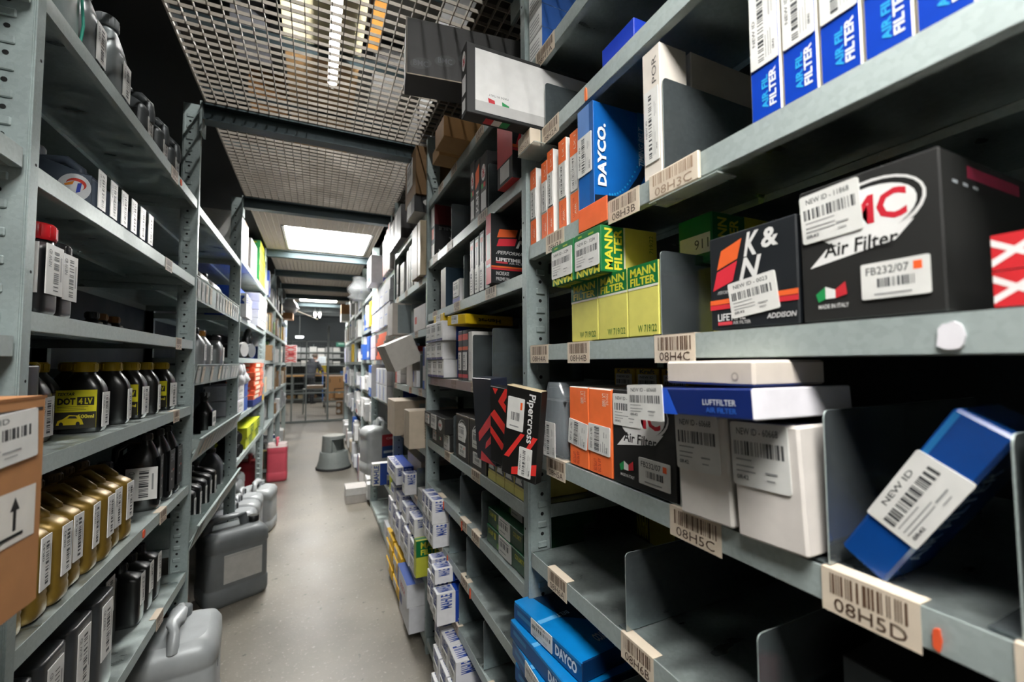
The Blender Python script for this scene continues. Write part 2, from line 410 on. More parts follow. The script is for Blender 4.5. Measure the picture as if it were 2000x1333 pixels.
def divider(label, side, y, z, h, dep=.38, inset=.004, xf=None, group='sheet metal shelf dividers', rake=0):
    s = 1 if side == 'R' else -1; xf = (XR if side == 'R' else XL) if xf is None else xf
    mb = MB(); r = .008; x = xf + s * inset; pts = [(x, 0), (x + s * dep, 0), (x + s * dep, h)]
    for k in range(5):
        t = PI / 2 * k / 4; pts.append((x + s * (r + rake - r * math.sin(t)), h - r + r * math.cos(t)))
    for yy, fl in ((-.0008, 1), (.0008, 0)):
        P = [(a, yy, b) for a, b in pts]; mb.face(P if fl else P[::-1], M_DIV)
    for i in range(len(pts)):
        a, b = pts[i], pts[(i + 1) % len(pts)]
        mb.face([(a[0], -.0008, a[1]), (b[0], -.0008, b[1]), (b[0], .0008, b[1]), (a[0], .0008, a[1])], M_LIP)
    x0, x1 = sorted((x, x + s * dep)); mb.box(x0, x1, 0, .02, 0, .0012, M_DIV)
    o = mb.build('shelf_divider', None, (0, y, z + .0022)); return tag(o, label, 'shelf divider', group)
def rack(side, y0, y1, zs, label, nearpost=True, farpost=False, xf=None, top=2.53, dep=DEP, back=True, lips={}, holes=True):
    s = 1 if side == 'R' else -1; X = (XR if side == 'R' else XL) if xf is None else xf
    root = thing('shelving_bay', label, 'shelving', (0, 0, 0), group='galvanised shelving bays on the %s side' % ('right' if side == 'R' else 'left'))
    for z in zs: shelf(root, side, y0 + .002, y1 - .009, z, lips.get(z, .035), X, dep)
    if nearpost: upright(root, side, y0, top, X, holes=holes)
    if farpost: upright(root, side, y1, top, X, holes=holes)
    xb = X + s * dep; upr = MB()
    if back:
        a, b = sorted((xb + s * .002, xb + s * .006)); mb = MB(); mb.box(a, b, y0, y1 - .009, .03, top, M_BACKSHADE); mb.build('back_shade_panel', root)  # added backing, coloured dark as shade inside the bay
    a, b = sorted((xb - s * .04, xb)); mb = MB(); mb.box(a, b, y0 + .002, y0 + .005, 0, top, M_POST); mb.box(a, b, y0 + .002, y0 + .03, 0, top, M_POST); mb.build('rear_upright', root)
    BAYS[side, round(y0, 2)] = root
    return root
BAYS = {}
R_H = [2.17, 1.962, 1.69, 1.43, 1.168, .912, .62, .36, .08]
R_G = [2.19, 1.89, 1.625, 1.32, 1.02, .812, .61, .40, .08]
R_F = [2.15, 1.83, 1.56, 1.25, .96, .665, .345, .06]
R_E = [2.06, 1.663, 1.41, 1.095, .47, .06]
rack('R', -.10, .985, R_H, 'nearest bay of galvanised shelving on the right, shelf tags starting 08H', nearpost=True)
rack('R', .985, 2.085, R_G, 'second bay on the right, shelf tags starting 08G, behind the near perforated post')
rack('R', 2.085, 3.06, R_F, 'third bay on the right, holding tall brown files near its top')
rack('R', 3.06, 4.36, R_E, 'fourth bay on the right, with stacked white cartons and a big silver can')
RD = [(4.36, 5.4, [2.1, 1.75, 1.42, 1.1, .8, .06]), (5.4, 6.45, [2.05, 1.7, 1.4, 1.1, .75, .4, .06]), (6.45, 7.5, [2.1, 1.75, 1.4, 1.05, .7, .06]), (7.5, 8.55, [2.1, 1.75, 1.4, 1.05, .7, .06])]
for i, (a, b, z) in enumerate(RD):
    rack('R', a, b, z, ['fifth bay on the right, level with the grey step stool', 'sixth bay on the right, just past the step stool', 'seventh bay on the right, next to last before the cage', 'last bay on the right, nearest the mesh cage'][i], holes=i < 2, farpost=i == 3)
L_1 = [2.10, 1.76, 1.488, 1.212, .88, .525]
L_0 = [2.08, 1.775, 1.44, 1.10, .76, .40, .08]
L_2 = [2.09, 1.76, 1.375, 1.0, .625]
L_3 = [2.13, 1.715, 1.43, 1.025, .72]
rack('L', -.10, 1.045, L_0, 'nearest bay of galvanised shelving on the left, with the big brown carton', nearpost=True)
rack('L', 1.05, 2.235, L_1, 'second bay on the left, holding the row of gold oil bottles', lips={})
rack('L', 2.235, 3.40, L_2, 'third bay on the left, fitted with low fronted tray shelves')
rack('L', 3.40, 5.05, L_3, 'fourth bay on the left, with stacked orange cartons')
LD = [(5.05, 6.2, [2.1, 1.75, 1.42, 1.08, .7]), (6.2, 7.3, [2.1, 1.75, 1.4, 1.05, .7, .06]), (7.3, 8.6, [2.1, 1.75, 1.4, 1.05, .7, .06])]
for i, (a, b, z) in enumerate(LD):
    rack('L', a, b, z, ['fifth bay on the left, beside the pink canister', 'sixth bay on the left, next to last before the cage', 'last bay on the left, nearest the mesh cage'][i], holes=i < 1, farpost=i == 2)

# ------------------------------------------------------------------ grating deck and its beams
def bar_grating(x0, x1, y0, y1, hole=None, pitch=.0405, dark=False):
    mb = MB(); t = .0014; z0, z1 = 2.535, 2.549
    n = int((x1 - x0) / pitch)
    for i in range(n + 1):
        x = x0 + i * pitch
        segs = [(y0, y1)]
        if hole and hole[0] < x < hole[1]: segs = [(y0, hole[2] - .004), (hole[3] + .004, y1)]
        for a, b in segs:
            if b > a: mb.box(x - t, x + t, a, b, z0, z1, M_GRATE)
    n = int((y1 - y0) / pitch)
    for i in range(n + 1):
        y = y0 + i * pitch
        segs = [(x0, x1)]
        if hole and hole[2] < y < hole[3]: segs = [(x0, hole[0] - .004), (hole[1] + .004, x1)]
        for a, b in segs: mb.box(a, b, y - t, y + t, z0 + .001, z1 - .001, M_GRATE)
    for (a, b, c, d) in ((x0 - .003, x0, y0, y1), (x1, x1 + .003, y0, y1), (x0, x1, y0 - .003, y0), (x0, x1, y1, y1 + .003)):
        mb.box(a, b, c, d, z0 - .004, z1 + .002, M_GRATE)
    return mb
BY = [-1.25, .12, 1.08, 2.24, 3.40, 4.86, 5.9, 6.9, 7.9, 8.9]
PL = [(-.28, .46, 3.98, 4.80), (-.30, .36, 7.95, 8.80), (-.25, .25, -.72, .08)]  # last entry is an unseen panel added for front fill
GL = ['overhead deck grating panel behind the viewpoint', 'overhead deck grating panel directly above the viewpoint', 'overhead deck grating with brown cartons and white panels showing through it', 'overhead deck grating between the first and second dark cross beams',
      'overhead deck grating with the large light panel set in it', 'overhead deck grating just beyond the large light panel', 'overhead deck grating midway along the aisle', 'overhead deck grating before the small far light panel', 'overhead deck grating with the small far light panel set in it']
for i in range(len(BY) - 1):
    hole = None
    for p in PL:
        if BY[i] < p[2] < BY[i + 1]: hole = p
    o = bar_grating(-.455, .50 if i > 3 else .94, BY[i] + .03, BY[i + 1] - .03, hole).build('deck_grating')
    tag(o, GL[i], 'metal grating', 'overhead deck gratings')
    mb = MB(); y = BY[i + 1]
    mb.box(-.47, .52, y - .035, y + .035, 2.525, 2.532, M_BEAM); mb.box(-.47, .52, y - .003, y + .003, 2.465, 2.525, M_BEAM); mb.box(-.47, .52, y - .03, y + .03, 2.46, 2.466, M_BEAM)
    o = mb.build('steel_beam'); tag(o, '%s dark steel beam crossing under the deck grating, counted from the viewpoint' % ORD[i], 'beam', 'cross beams under the deck')
    for sx, fx in ((-.47, 'left'), (.52, 'right')):
        b = MB(); b.box(sx - .004, sx + .004, y - .04, y + .04, 2.40, 2.535, M_POST); b.build('end_bracket', o)
M_TUBE = mat('#fcfaf6', .5, var=0, emit=TUBE_POWER)
M_PANEL = mat('#fcfaf6', .5, var=0, emit=PANEL_POWER)
for i, p in enumerate(PL):
    t = thing('light_panel', ['large square light panel set into the deck grating', 'small far light panel set into the deck grating near the cage', 'square light panel set into the deck behind the viewpoint'][i], 'ceiling light', ((p[0] + p[1]) / 2, (p[2] + p[3]) / 2, 2.54), group='light panels in the deck')
    w, h = (p[1] - p[0]) / 2, (p[3] - p[2]) / 2
    mb = MB(); mb.box(-w + .02, w - .02, -h + .02, h - .02, .02, .03, M_PANEL); mb.build('diffuser', t)
    mb = MB(); fr = mat('#b9b9b4', .5)
    for a, b, c, d in ((-w, w, -h, -h + .02), (-w, w, h - .02, h), (-w, -w + .02, -h, h), (w - .02, w, -h, h)): mb.box(a, b, c, d, 0, .06, fr)
    mb.box(-w, w, -h, h, .045, .06, fr); mb.build('frame', t)
def tube_light(label, x, y, z, L=1.2, group='fluorescent batten lights above the deck'):
    t = thing('fluorescent_light', label, 'ceiling light', (x, y, z), group=group)
    mb = MB(); mb.box(-.04, .04, -L / 2, L / 2, .03, .08, mat('#d8d8d4', .4), .004); mb.build('housing', t)
    mb = MB(); mb.tube([(0, -L / 2 + .03, 0), (0, L / 2 - .03, 0)], .016, M_TUBE, 10); mb.build('tube', t)
    for e in (-1, 1):
        mb = MB(); mb.box(-.015, .015, e * (L / 2 - .02) - .01, e * (L / 2 - .02) + .01, -.018, .035, mat('#e8e8e4', .4), .003); mb.build('lamp_holder', t)
    if z < 5:
        for e in (-1, 1):
            mb = MB(); mb.tube([(0, e * L * .4, .08), (0, e * L * .4, min(5.4, 5.4) - z)], .004, mat('#9a9a96', .5), 6); mb.build('hanger', t)
    return t
tube_light('bright fluorescent tube seen through the grating above the first dark beam', .1, 3.6, 3.95, 1.2)
tube_light('fluorescent tube above the deck over the viewpoint', .1, 1.1, 3.7)
tube_light('fluorescent tube above the deck behind the viewpoint', .1, -.6, 3.7)  # out of view, added for frontal light on the shelves
tube_light('fluorescent tube above the deck over the left racks', -1.6, 5.4, 3.95)  # added out of sight to keep the far bays lit
tube_light('fluorescent tube above the deck well behind the viewpoint', .05, -2.2, 3.4)  # another unseen lamp added behind for frontal light
# ------------------------------------------------------------------ printed designs
WH, BLK, BLU, ORG, YEL, CRD, GRN, LYE = '#dfdfdd', '#141516', '#0f3f9c', '#f4743c', '#d9b512', '#8a6536', '#0b6b35', '#cdc838'
def d_mann(rows=1, num='W 719/22'):
    return [('r', 0, .68, 1, 1, GRN), ('r', 0, .66, 1, .69, '#d8d8c8'), ('t', .1, .84, .92, .96, 'MANN', LYE, 0, .03), ('t', .1, .71, .92, .82, 'FILTER', LYE, 0, .03)] + \
           ([('t', .34, .055, .93, .155, num, '#3f6a18', 0, .01)] if num else [])
def d_kn(full=True, lo=True):
    L = [('poly', [(.16, .84), (.42, .92), (.36, .72), (.10, .64)][::-1], '#e2622c'), ('poly', [(.10, .62), (.36, .70), (.30, .50), (.04, .42)][::-1], '#d42c3c'),
         ('t', .44, .72, .62, .96, 'K', '#d6d6d4', 0, .03, .3), ('t', .64, .76, .82, .95, '&', '#d6d6d4', 0, .03, .1), ('t', .38, .49, .64, .71, 'N', '#d6d6d4', 0, .03, .3),
         ('r', 0, .27, 1, .32, '#e2622c'), ('r', 0, .215, 1, .265, '#c92c38')]
    return L
def d_bmc(flag=True, num=True):
    L = [('e', .53, .72, .39, .21, '#d4d4d2', 8), ('e', .535, .725, .365, .185, '#121212', 8), ('e', .515, .705, .35, .175, '#dededc', 8),
         ('poly', [(.08, .40), (.22, .52), (.84, .60), (.72, .49)][::-1], '#dededc'), ('t', .22, .63, .80, .83, 'BMC', '#bf1f30', 0, .03), ('t', .2, .46, .74, .56, 'Air Filter', '#1c1c1c', 0, .02, .1)]
    if flag: L += [('poly', [(.14, .14), (.12, .2), (.2, .25), (.2, .16)][::-1], '#1f8a4c'), ('poly', [(.2, .16), (.2, .25), (.28, .22), (.28, .16)][::-1], '#dcdcda'), ('poly', [(.28, .16), (.28, .22), (.36, .27), (.37, .18)][::-1], '#bf2a34'), ('t', .14, .09, .38, .12, 'MADE IN ITALY', '#dcdcda', 0, .01)]
    return [(d[0], d[1][::-1], d[2]) if d[0] == 'poly' else d for d in L]
d_kn_ = d_kn
def d_kn(): return [(d[0], d[1][::-1], d[2]) if d[0] == 'poly' else d for d in d_kn_()]
def RB(label, y0, y1, z, h, col=WH, x=.504, d=.2, rot=(0, 0, 0), **k):
    return carton(label, (d, y1 - y0 - .002, h), (x + d / 2, (y0 + y1) / 2, z + .0022), rot, col, **k)
def bin_tag(side, y0, y1, z, text, bay, near=True, fold=.018, seed=3):
    """cream barcode tag folded over the shelf lip"""
    s = 1 if side == 'R' else -1; X = XR if side == 'R' else XL; mb = MB(); x = X - s * .0022; cm = mat('#d6c8b4', .55)
    a, b = sorted((x, x + s * .0006)); lo = .043 if near else .035; mb.box(a, b, y0, y1, z - lo, z + .0012, cm)
    a, b = sorted((x, X + s * fold)); mb.box(a, b, y0, y1, z + .0007, z + .0014, cm)
    F = Face(mb, (x, y1 if s > 0 else y0, z - lo), (0, -s, 0), (0, 0, 1), y1 - y0, lo + .001)
    F.bars(.1, .45, .93, .92, '#5d4636', 20 if near else 8, seed); F.t(.14, .08, .88, .38, text, '#4a372b', 0, 0)
    return mb.build('shelf_label', bay)
bH, bG, bF, bE = BAYS['R', -.1], BAYS['R', .98 if ('R', .98) in BAYS else .99], BAYS['R', 2.08 if ('R', 2.08) in BAYS else 2.09], BAYS['R', 3.06]
for y0, y1, z, t in ((.207, .290, 1.168, '08H5D'), (.415, .507, 1.168, '08H5C'), (.81, .893, 1.168, '08H5A'), (.55, .630, .912, '08H6B'), (.81, .893, .912, '08H6A'),
                     (.45, .532, 1.43, '08H4C'), (.713, .795, 1.43, '08H4B'), (.88, .972, 1.43, '08H4A'), (.56, .645, 1.69, '08H3B'), (.803, .886, 1.69, '08H3A'),
                     (.82, .90, 1.962, '08H2A'), (.835, .93, 2.17, '08H1A'), (.06, .15, 1.168, '08H5E')):
    bin_tag('R', y0, y1, z, t, bH, seed=int(y0 * 999))
for y0, y1, z, t in ((1.20, 1.29, 1.625, '08G3C'), (1.56, 1.64, 1.625, '08G3B'), (1.90, 1.98, 1.625, '08G3A'), (1.36, 1.44, 1.32, '08G4C'), (1.60, 1.68, 1.32, '08G4B'), (1.88, 1.96, 1.32, '08G4A'),
                     (1.345, 1.43, 1.02, '08G5B'), (1.69, 1.77, 1.02, '08G5A'), (1.35, 1.43, .812, '08G6C'), (1.48, 1.56, .812, '08G6B'), (1.80, 1.88, .812, '08G6A'), (1.47, 1.55, .61, '08G7B'), (1.80, 1.88, .61, '08G7A'),
                     (1.58, 1.66, .40, '08G8A'), (1.20, 1.28, .40, '08G8B'), (1.27, 1.36, 1.89, '08G2C'), (1.66, 1.74, 1.89, '08G2B'), (1.9, 1.98, 1.89, '08G2A'), (1.30, 1.38, 2.19, '08G1C'), (1.6, 1.68, 2.19, '08G1B'), (1.8, 1.88, 2.19, '08G1A')):
    bin_tag('R', y0, y1, z, t, bG, near=False)
for k, (y, z) in enumerate(((2.2, 1.83), (2.6, 1.83), (2.9, 1.83), (2.3, 1.56), (2.7, 1.56), (2.95, 1.56), (2.2, 1.25), (2.45, 1.25), (2.95, 1.25), (2.25, .96), (2.7, .96), (2.3, .665), (2.3, 2.15), (2.6, 2.15), (2.8, .665))):
    bin_tag('R', y, y + .08, z, '08F%d%s' % (k % 6 + 1, 'ABC'[k % 3]), bF, near=False)
for k, (y, z) in enumerate(((3.3, 1.663), (3.7, 1.41), (4.1, 1.41), (3.4, 1.095), (3.9, 1.095), (3.5, 2.06), (4.0, 2.06))):
    bin_tag('R', y, y + .08, z, '08E%d%s' % (k % 5 + 1, 'AB'[k % 2]), bE, near=False)
def holder(y0, y1, z, text, bay, prot=.018, extra=.02):
    """thick clear label holder clipped under the shelf lip"""
    mb = MB(); cm = mat('#d2c5b2', .5); mb.box(.4975 - prot, .4975, y0, y1, z - .040, z + .002, cm, .0015)
    F = Face(mb, (.4975 - prot, y1, z - .040), (0, -1, 0), (0, 0, 1), y1 - y0, .042); F.bars(.1, .5, .93, .92, '#a08872', 20, 5); F.t(.14, .08, .88, .4, text, '#9a8470', 0, 0)
    mb.build('label_holder', bay)
    mb = MB(); mb.box(.4975 - prot, .53, y0 - extra, y1, z - .0435, z - .0415, mat('#c6cfca', .15, alpha=.45)); mb.build('clear_bracket', bay)
holder(.905, .975, 1.962, '08H2A', bH, .03); holder(.43, .53, 1.69, '08H3C', bH, .006, .03)
def lip_mark(name, y0, y1, z0, z1, col, bay, side='R', drop=0):
    mb = MB(); s = 1 if side == 'R' else -1; X = (XR if side == 'R' else XL) - s * .0034; r = random.Random(int(y0 * 1000)); n = 14
    cy, cz, ry, rz = (y0 + y1) / 2, (z0 + z1) / 2, (y1 - y0) / 2, (z1 - z0) / 2
    P = [(X, cy + ry * math.cos(2 * PI * i / n) * r.uniform(.8, 1.1), cz + rz * math.copysign(abs(math.sin(2 * PI * i / n)) ** .6, math.sin(2 * PI * i / n)) * r.uniform(.85, 1.1)) for i in range(n)]
    Q = [(X + s * .0022, b, c) for a, b, c in P]; m = mat(col, .7, bump=.3)
    mb.face(P[::-1] if s < 0 else P[::-1], m)
    for i in range(n): mb.face([P[i], P[(i + 1) % n], Q[(i + 1) % n], Q[i]], m)
    o = mb.build(name, bay); return o
tag(lip_mark('torn_sticker', .166, .186, 1.398, 1.422, '#d9d7dc', bH), 'torn white sticker scrap')
tag(lip_mark('orange_tag', .193, .199, 1.135, 1.155, '#e2572c', bH), 'orange sticker dot')
tag(lip_mark('orange_tag', .708, .716, 1.925, 1.955, '#ee7a44', bH), 'orange paper strip')
for y, z in ((1.78, .80), (1.53, .80), (1.44, .60), (1.72, .60), (2.5, 1.24)): lip_mark('orange_tag', y, y + .012, z - .03, z + .005, '#e2572c', bG if y < 2.1 else bF)
mb = MB(); mb.box(.492, .4945, .641, .737, 1.655, 1.703, mat('#ee6a34', .7, bump=.4), .001)
o = mb.build('orange_card', bH); tag(o, 'crumpled orange card hanging over the lip')

# ---- top of the near right bay
for i in range(4):
    RB('white fronted box on the highest near right shelf, %s from the bottom of four' % ORD[i], .905, .978, 2.17 + i * .062, .061, '#dcdcda', d=.16, group='white fronted boxes stacked on the highest near shelf',
       deco={'x-': [('r', .03, .08, .97, .92, '#e6e6e4')] + [('r', .1, .2 + .15 * k, .8, .25 + .15 * k, '#8f9192') for k in range(4)], 'y-': [('r', 0, 0, 1, 1, '#2158a8')]})
o = RB('long flat white panelled filter box with black edges poking out over the aisle', .905, .946, 1.962, .168, '#161718', x=.305, d=.42,
   deco={'y-': [('r', .05, .05, .99, .94, '#dcdcda'), ('poly', [(.135, .12), (.175, .10), (.165, .25), (.125, .27)], '#c2303a'), ('poly', [(.215, .12), (.255, .08), (.255, .22), (.21, .26)], '#1f8a4c'), ('t', .13, .30, .25, .33, 'MADE IN ITALY', '#55585a', 180, 0), ('r', .05, .05, .99, .2, '#b7b7b5')],
         'z-': [('poly', [(.12, .2), (.17, .2), (.17, .8), (.12, .8)], '#b92d36'), ('r', .17, .2, .22, .8, '#dcdcda'), ('r', .22, .2, .27, .8, '#1f8a4c'), ('t', .45, .15, .95, .85, 'FILTERS', '#dcdcda', 180, .03, .3)],
         'x-': [('r', .2, .3, .85, .55, '#dcdcda'), ('e', .5, .78, .32, .14, '#dcdcda'), ('t', .3, .72, .7, .84, 'BMC', '#bf1f30', 90, .02), ('r', .2, .05, .8, .22, '#dcdcda')]}, group='air filter boxes in the top right shelves', name='air_filter_box')
divider('tall steel divider on the upper near shelf, hiding part of the white panelled box', 'R', .893, 1.962, .115, .30)
RB('plain blue box lying on the upper near right shelf above the belts', .60, .70, 1.962, .07, '#1a3fc0', x=.53, d=.15)
# ---- shelf with orange belts, dayco and blue boxes
for i, (a, b) in enumerate(((.944, .977), (.887, .917), (.857, .887), (.800, .834), (.752, .785))):
    RB('upright orange and white box beside the big timing belt box, %s from the perforated post' % ORD[i], a, b, 1.69, (.195, .19, .205, .205, .2)[i], '#e4e2de', d=.16, group='orange and white upright boxes', rot=(0, 0, 0),
       deco={'x-': [('r', 0, .74, 1, 1, ORG), ('r', 0, 0, 1, .32, ORG), ('t', .5, .8, .75, .95, 'LX 1', '#f2d8c8', 90, 0), ('t', .3, .05, .5, .27, 'LUFTFILTER', '#b8382c', 90, 0), ('t', .55, .05, .75, .22, 'AIR', '#f2d8c8', 90, 0)],
             'y-': [('t', .25, .1, .75, .6, 'MAHLE', '#2b4fb0', 90, .02), ('t', .25, .7, .6, .95, 'K', ORG, 90, .02)]},
       st=[('x-', .08, .34, .92, .73, 90, 'id', 'NEW ID')])
RB('big blue timing belt box standing upright on the third near shelf', .685, .741, 1.69, .222, '#0f5fae', x=.496, d=.135, rough=.35, name='belt_box', group='blue timing belt boxes',
   deco={'x-': [('r', .0, .62, 1, 1, '#5c86c4'), ('r', .75, 0, 1, 1, '#12508f')],
         'y-': [('poly', [(.01, .01), (.01, .13), (.42, .15), (.45, .01)], '#06182a'), ('poly', [(.42, .02), (.42, .15), (.62, .22), (.62, .06)], '#06182a'), ('poly', [(.62, .06), (.62, .22), (.80, .36), (.80, .22)], '#06182a'), ('poly', [(.80, .22), (.80, .36), (.98, .55), (.98, .42)], '#06182a')] +
               [('e', .28 + .048 * k, .155 + .0026 * k * k, .018, .011, '#1e9ad8', 0, 8) for k in range(14)] +
               [('poly', [(.5, .0), (.98, .36), (.98, .28), (.62, 0)], '#2e7fd0'), ('poly', [(.58, .0), (.98, .33), (.98, .31), (.6, 0)], '#a4c8ea'),
                ('r', .82, .5, .98, 1, '#2a7cb8'), ('t', .06, .22, .22, .80, 'DAYCO.', '#dfe6ec', 90, .045), ('t', .84, .48, .94, .86, 'TIMING BELT', '#c9dcec', 90, .02, .2)]},
   st=[('x-', .0, .36, .9, .73, 90, 'id', 'NEW ID')])
RB('narrow white box printed with a thin word, right of the timing belt box', .510, .553, 1.69, .222, '#d9d2c8', x=.503, d=.06, rough=.6,
   deco={'x-': [('t', .55, .72, .8, .92, 'POR', '#4a4846', 90, 0)]}, st=[('x-', .12, .12, .9, .68, 90, 'id', 'NEW ID', )])
RB('wide white box set back behind the steel divider on the third near shelf', .512, .56, 1.69, .228, '#cfc8be', x=.575, d=.22, deco={'x-': [('t', .3, .55, .5, .75, 'POR', '#4a4846', 90, 0)], 'y-': [('r', .06, .62, .12, .7, '#4a4846')]})
divider('tall blue tinted steel divider between the white boxes and the blue boxes', 'R', .507, 1.69, .158, .34)
for i in range(6):
    a = .357 - .0415 * (i + 1)
    RB('upright blue and white filter box in the top right row, %s from the steel divider' % ORD[i], a, a + .0415, 1.69, .222, '#0d3cab', d=.2, rough=.3, group='upright blue boxes in a row', rot=(0, math.radians(0), 0),
       fm={'y+': '#d8d2c4', 'y-': '#d8d2c4'},
       deco={'x-': [('r', .0, .75, .5, 1, '#c9d2ea'), ('t', .38, .05, .58, .24, 'AIR FIL', '#27a0dc', 90, .03), ('t', .62, .05, .84, .26, 'FILTER', '#dfe4ea', 90, .03)]},
       st=[('x-', .06, .30, .94, .74, 90, 'id', 'NEW ID')])
# ---- shelf 08H4
for i, (a, b) in enumerate(((.690, .787), (.602, .690), (.525, .602))):
    RB('yellow oil filter box with green band in the bottom row, %s from the perforated post' % ORD[i], a, b, 1.43, .124, '#d3cd66', d=.13, deco={'x-': d_mann()}, group='yellow and green oil filter boxes, lower row')
for i, (a, b) in enumerate(((.735, .826), (.642, .732))):
    RB(['green banded oil filter box with white sticker, jutting out above the yellow row, farther one', 'green banded oil filter box with white sticker, jutting out above the yellow row, nearer one'][i], a, b, 1.5545, .089, GRN, x=.478, d=.135,
       deco={'x-': [('t', .08, .0, .95, .18, 'MANN', LYE, 180, .03), ('r', .15, .9, .3, .94, '#8fae2c'), ('r', .55, .88, .75, .92, '#8fae2c')],
             'y-': [('r', .42, 0, 1, 1, '#d3cd66'), ('r', .39, 0, .42, 1, '#d8d8c8'), ('t', .06, .06, .2, .94, 'MANN', LYE, 90, .03), ('t', .22, .06, .36, .94, 'FILTER', LYE, 90, .03), ('t', .86, .5, .93, .9, '719/22', '#4c7a1c', 90, 0)],
             'z-': [('t', .05, .1, .3, .9, 'MANN', LYE, 90, .02)]},
       st=[('x-', .03, .17, .95, .84, 0, 'id', 'NEW ID - 3234')], group='yellow and green oil filter boxes, upper row')
RB('green banded oil filter box set far back above the cartons on the middle near shelf', .50, .575, 1.555, .085, GRN, x=.60, d=.16, deco={'x-': [('r', .05, .2, .95, .6, '#d8d8d6'), ('t', .5, .3, .9, .5, '911', '#3a3c3e', 0, 0)], 'y-': [('r', .5, 0, 1, 1, LYE), ('t', .08, .1, .22, .9, 'MANN', LYE, 90, .03), ('t', .26, .1, .4, .9, 'FILTER', LYE, 90, .03)]}, group='yellow and green oil filter boxes, upper row')
mb = MB(); mb.box(.62, .80, .49, .60, 1.432, 1.553, mat('#c0b52c', .5), .0015); tag(mb.build('filter_box'), 'yellow carton deep behind the steel divider holding up the green box', 'box')
divider('mirror like steel divider reflecting the black air filter box', 'R', .521, 1.43, .137, .36)
RB('black air filter box with orange and red stripes and a tilted white sticker', .304, .4265, 1.43, .128, '#10151a', x=.503, d=.20, name='air_filter_box', group='black air filter boxes',
   deco={'x-': d_kn() + [('t', .1, .375, .34, .41, '/PERFORMANCE', '#c8c8c8', 0, .0, .3), ('t', .1, .09, .44, .165, 'LIFETIME', '#d8d8d8', 0, .02), ('r', .1, .045, .28, .08, '#c9404a'), ('t', .29, .045, .5, .078, 'AIR FILTER', '#c8c8c8', 0, 0), ('t', .68, .07, .98, .12, 'ADDISON', '#c8c8c8', 0, .02, .2)]},
   st=[('x-', .26, .13, .80, .50, 7, 'id', 'NEW ID - 0023')])
RB('large black box with white oval logo, flag and two stickers on the middle near shelf', .178, .302, 1.43, .149, '#1b1b1a', x=.503, d=.34, name='air_filter_box', group='black air filter boxes',
   deco={'x-': d_bmc(), 'y-': [('r', .15, .86, .5, .94, '#9c2a48'), ('r', .06, .8, .09, .82, '#9aa0a4'), ('r', .12, .8, .15, .82, '#9aa0a4'), ('r', .18, .8, .21, .82, '#9aa0a4')]},
   st=[('x-', .02, .60, .50, .97, 3, 'id', 'NEW ID - 11868'), ('x-', .48, .12, .92, .36, 0, 'fb', 'FB232/07')])
for i in range(2):
    RB(['red and white patterned box at the right end of the middle near shelf, lower one', 'red and white patterned box at the right end of the middle near shelf, upper one'][i], .06, .152, 1.43 + .03 * i, .029, '#dcdad8', d=.12,
       deco={'x-': [('r', 0, 0, .22, 1, '#c9252c'), ('poly', [(0, .1), (0, .3), (.3, .95), (.3, .75)][::-1], '#e6e2e0'), ('poly', [(0, .9), (.3, .3), (.3, .15), (0, .7)][::-1], '#e6e2e0')]}, group='red and white boxes at the shelf end')
# ---- shelf 08H5
for i, (a, b) in enumerate(((.728, .800), (.653, .727))):
    RB(['orange air filter box with vertical white sticker, the one beside the plastic bag', 'orange air filter box with vertical white sticker, the one beside the black box'][i], a, b, 1.168, .166, ORG, d=.24, rough=.4,
       fm={'z+': '#dfd8d0'}, deco={'x-': [('t', .62, .80, .78, .95, 'LX 1600', '#f0d4c4', 270, .01), ('t', .8, .82, .88, .95, 'MAHLE', '#f0d4c4', 270, 0), ('t', .2, .03, .34, .17, 'LUFTFILTER', '#b8382c', 270, .01), ('t', .38, .03, .52, .19, 'AIR FILTER', '#b8382c', 270, .01)]},
       st=[('x-', .08, .2, .84, .62, 88 if i else 84, 'id', 'NEW ID - 61981')], group='orange air filter boxes')
RB('black box with white oval logo, flag and two stickers beside the orange boxes', .497, .651, 1.168, .168, '#161616', d=.24, name='air_filter_box', group='black air filter boxes', flap='x-',
   deco={'x-': d_bmc(), 'z+': [('r', 0, .3, 1, .32, '#8c7c60')]}, st=[('x-', .02, .62, .5, .96, 1, 'id', 'NEW ID - 11868'), ('x-', .46, .08, .93, .34, 0, 'fb', 'FB232/07')])
divider('pale steel divider between the black box and the tilted white boxes', 'R', .490, 1.168, .15, .36)
RB('tilted white box with printed sticker under the blue carton, left one of two', .386, .474, 1.1705, .142, '#d8d3cd', x=.486, d=.17, rot=(math.radians(-2.5), 0, 0), rough=.55, ch=.003, st=[('x-', .0, .45, .86, 1.0, 0, 'id', 'NEW ID - 60668', ), ], group='tilted white boxes')
RB('tilted white box with printed sticker under the blue carton, right one of two', .294, .381, 1.1705, .142, '#d3cdc7', x=.486, d=.17, rot=(math.radians(-2.5), 0, 0), rough=.55, ch=.003, st=[('x-', .0, .45, .86, 1.0, 0, 'id', 'NEW ID - 60668')], group='tilted white boxes')
carton('flat dark blue air filter box with white ends lying on the two tilted white boxes', (.16, .22, .034), (.512, .412, 1.320), (math.radians(-3), 0, math.radians(-4)), '#0b2466', fm={'y-': '#dcdae0', 'y+': '#dcdae0'}, rough=.35,
       deco={'x-': [('poly', [(.36, 0), (.36, 1), (.4, 1), (.48, 0)], '#1a55d0'), ('t', .68, .42, .9, .62, 'LUFTFILTER', '#cfd4dc', 0, .01), ('t', .7, .16, .9, .34, 'AIR FILTER', '#2a62c0', 0, .01)]}, st=[('x-', .0, -.35, .36, 1.15, 0, 'id', 'NEW ID - 60668')], name='air_filter_box')
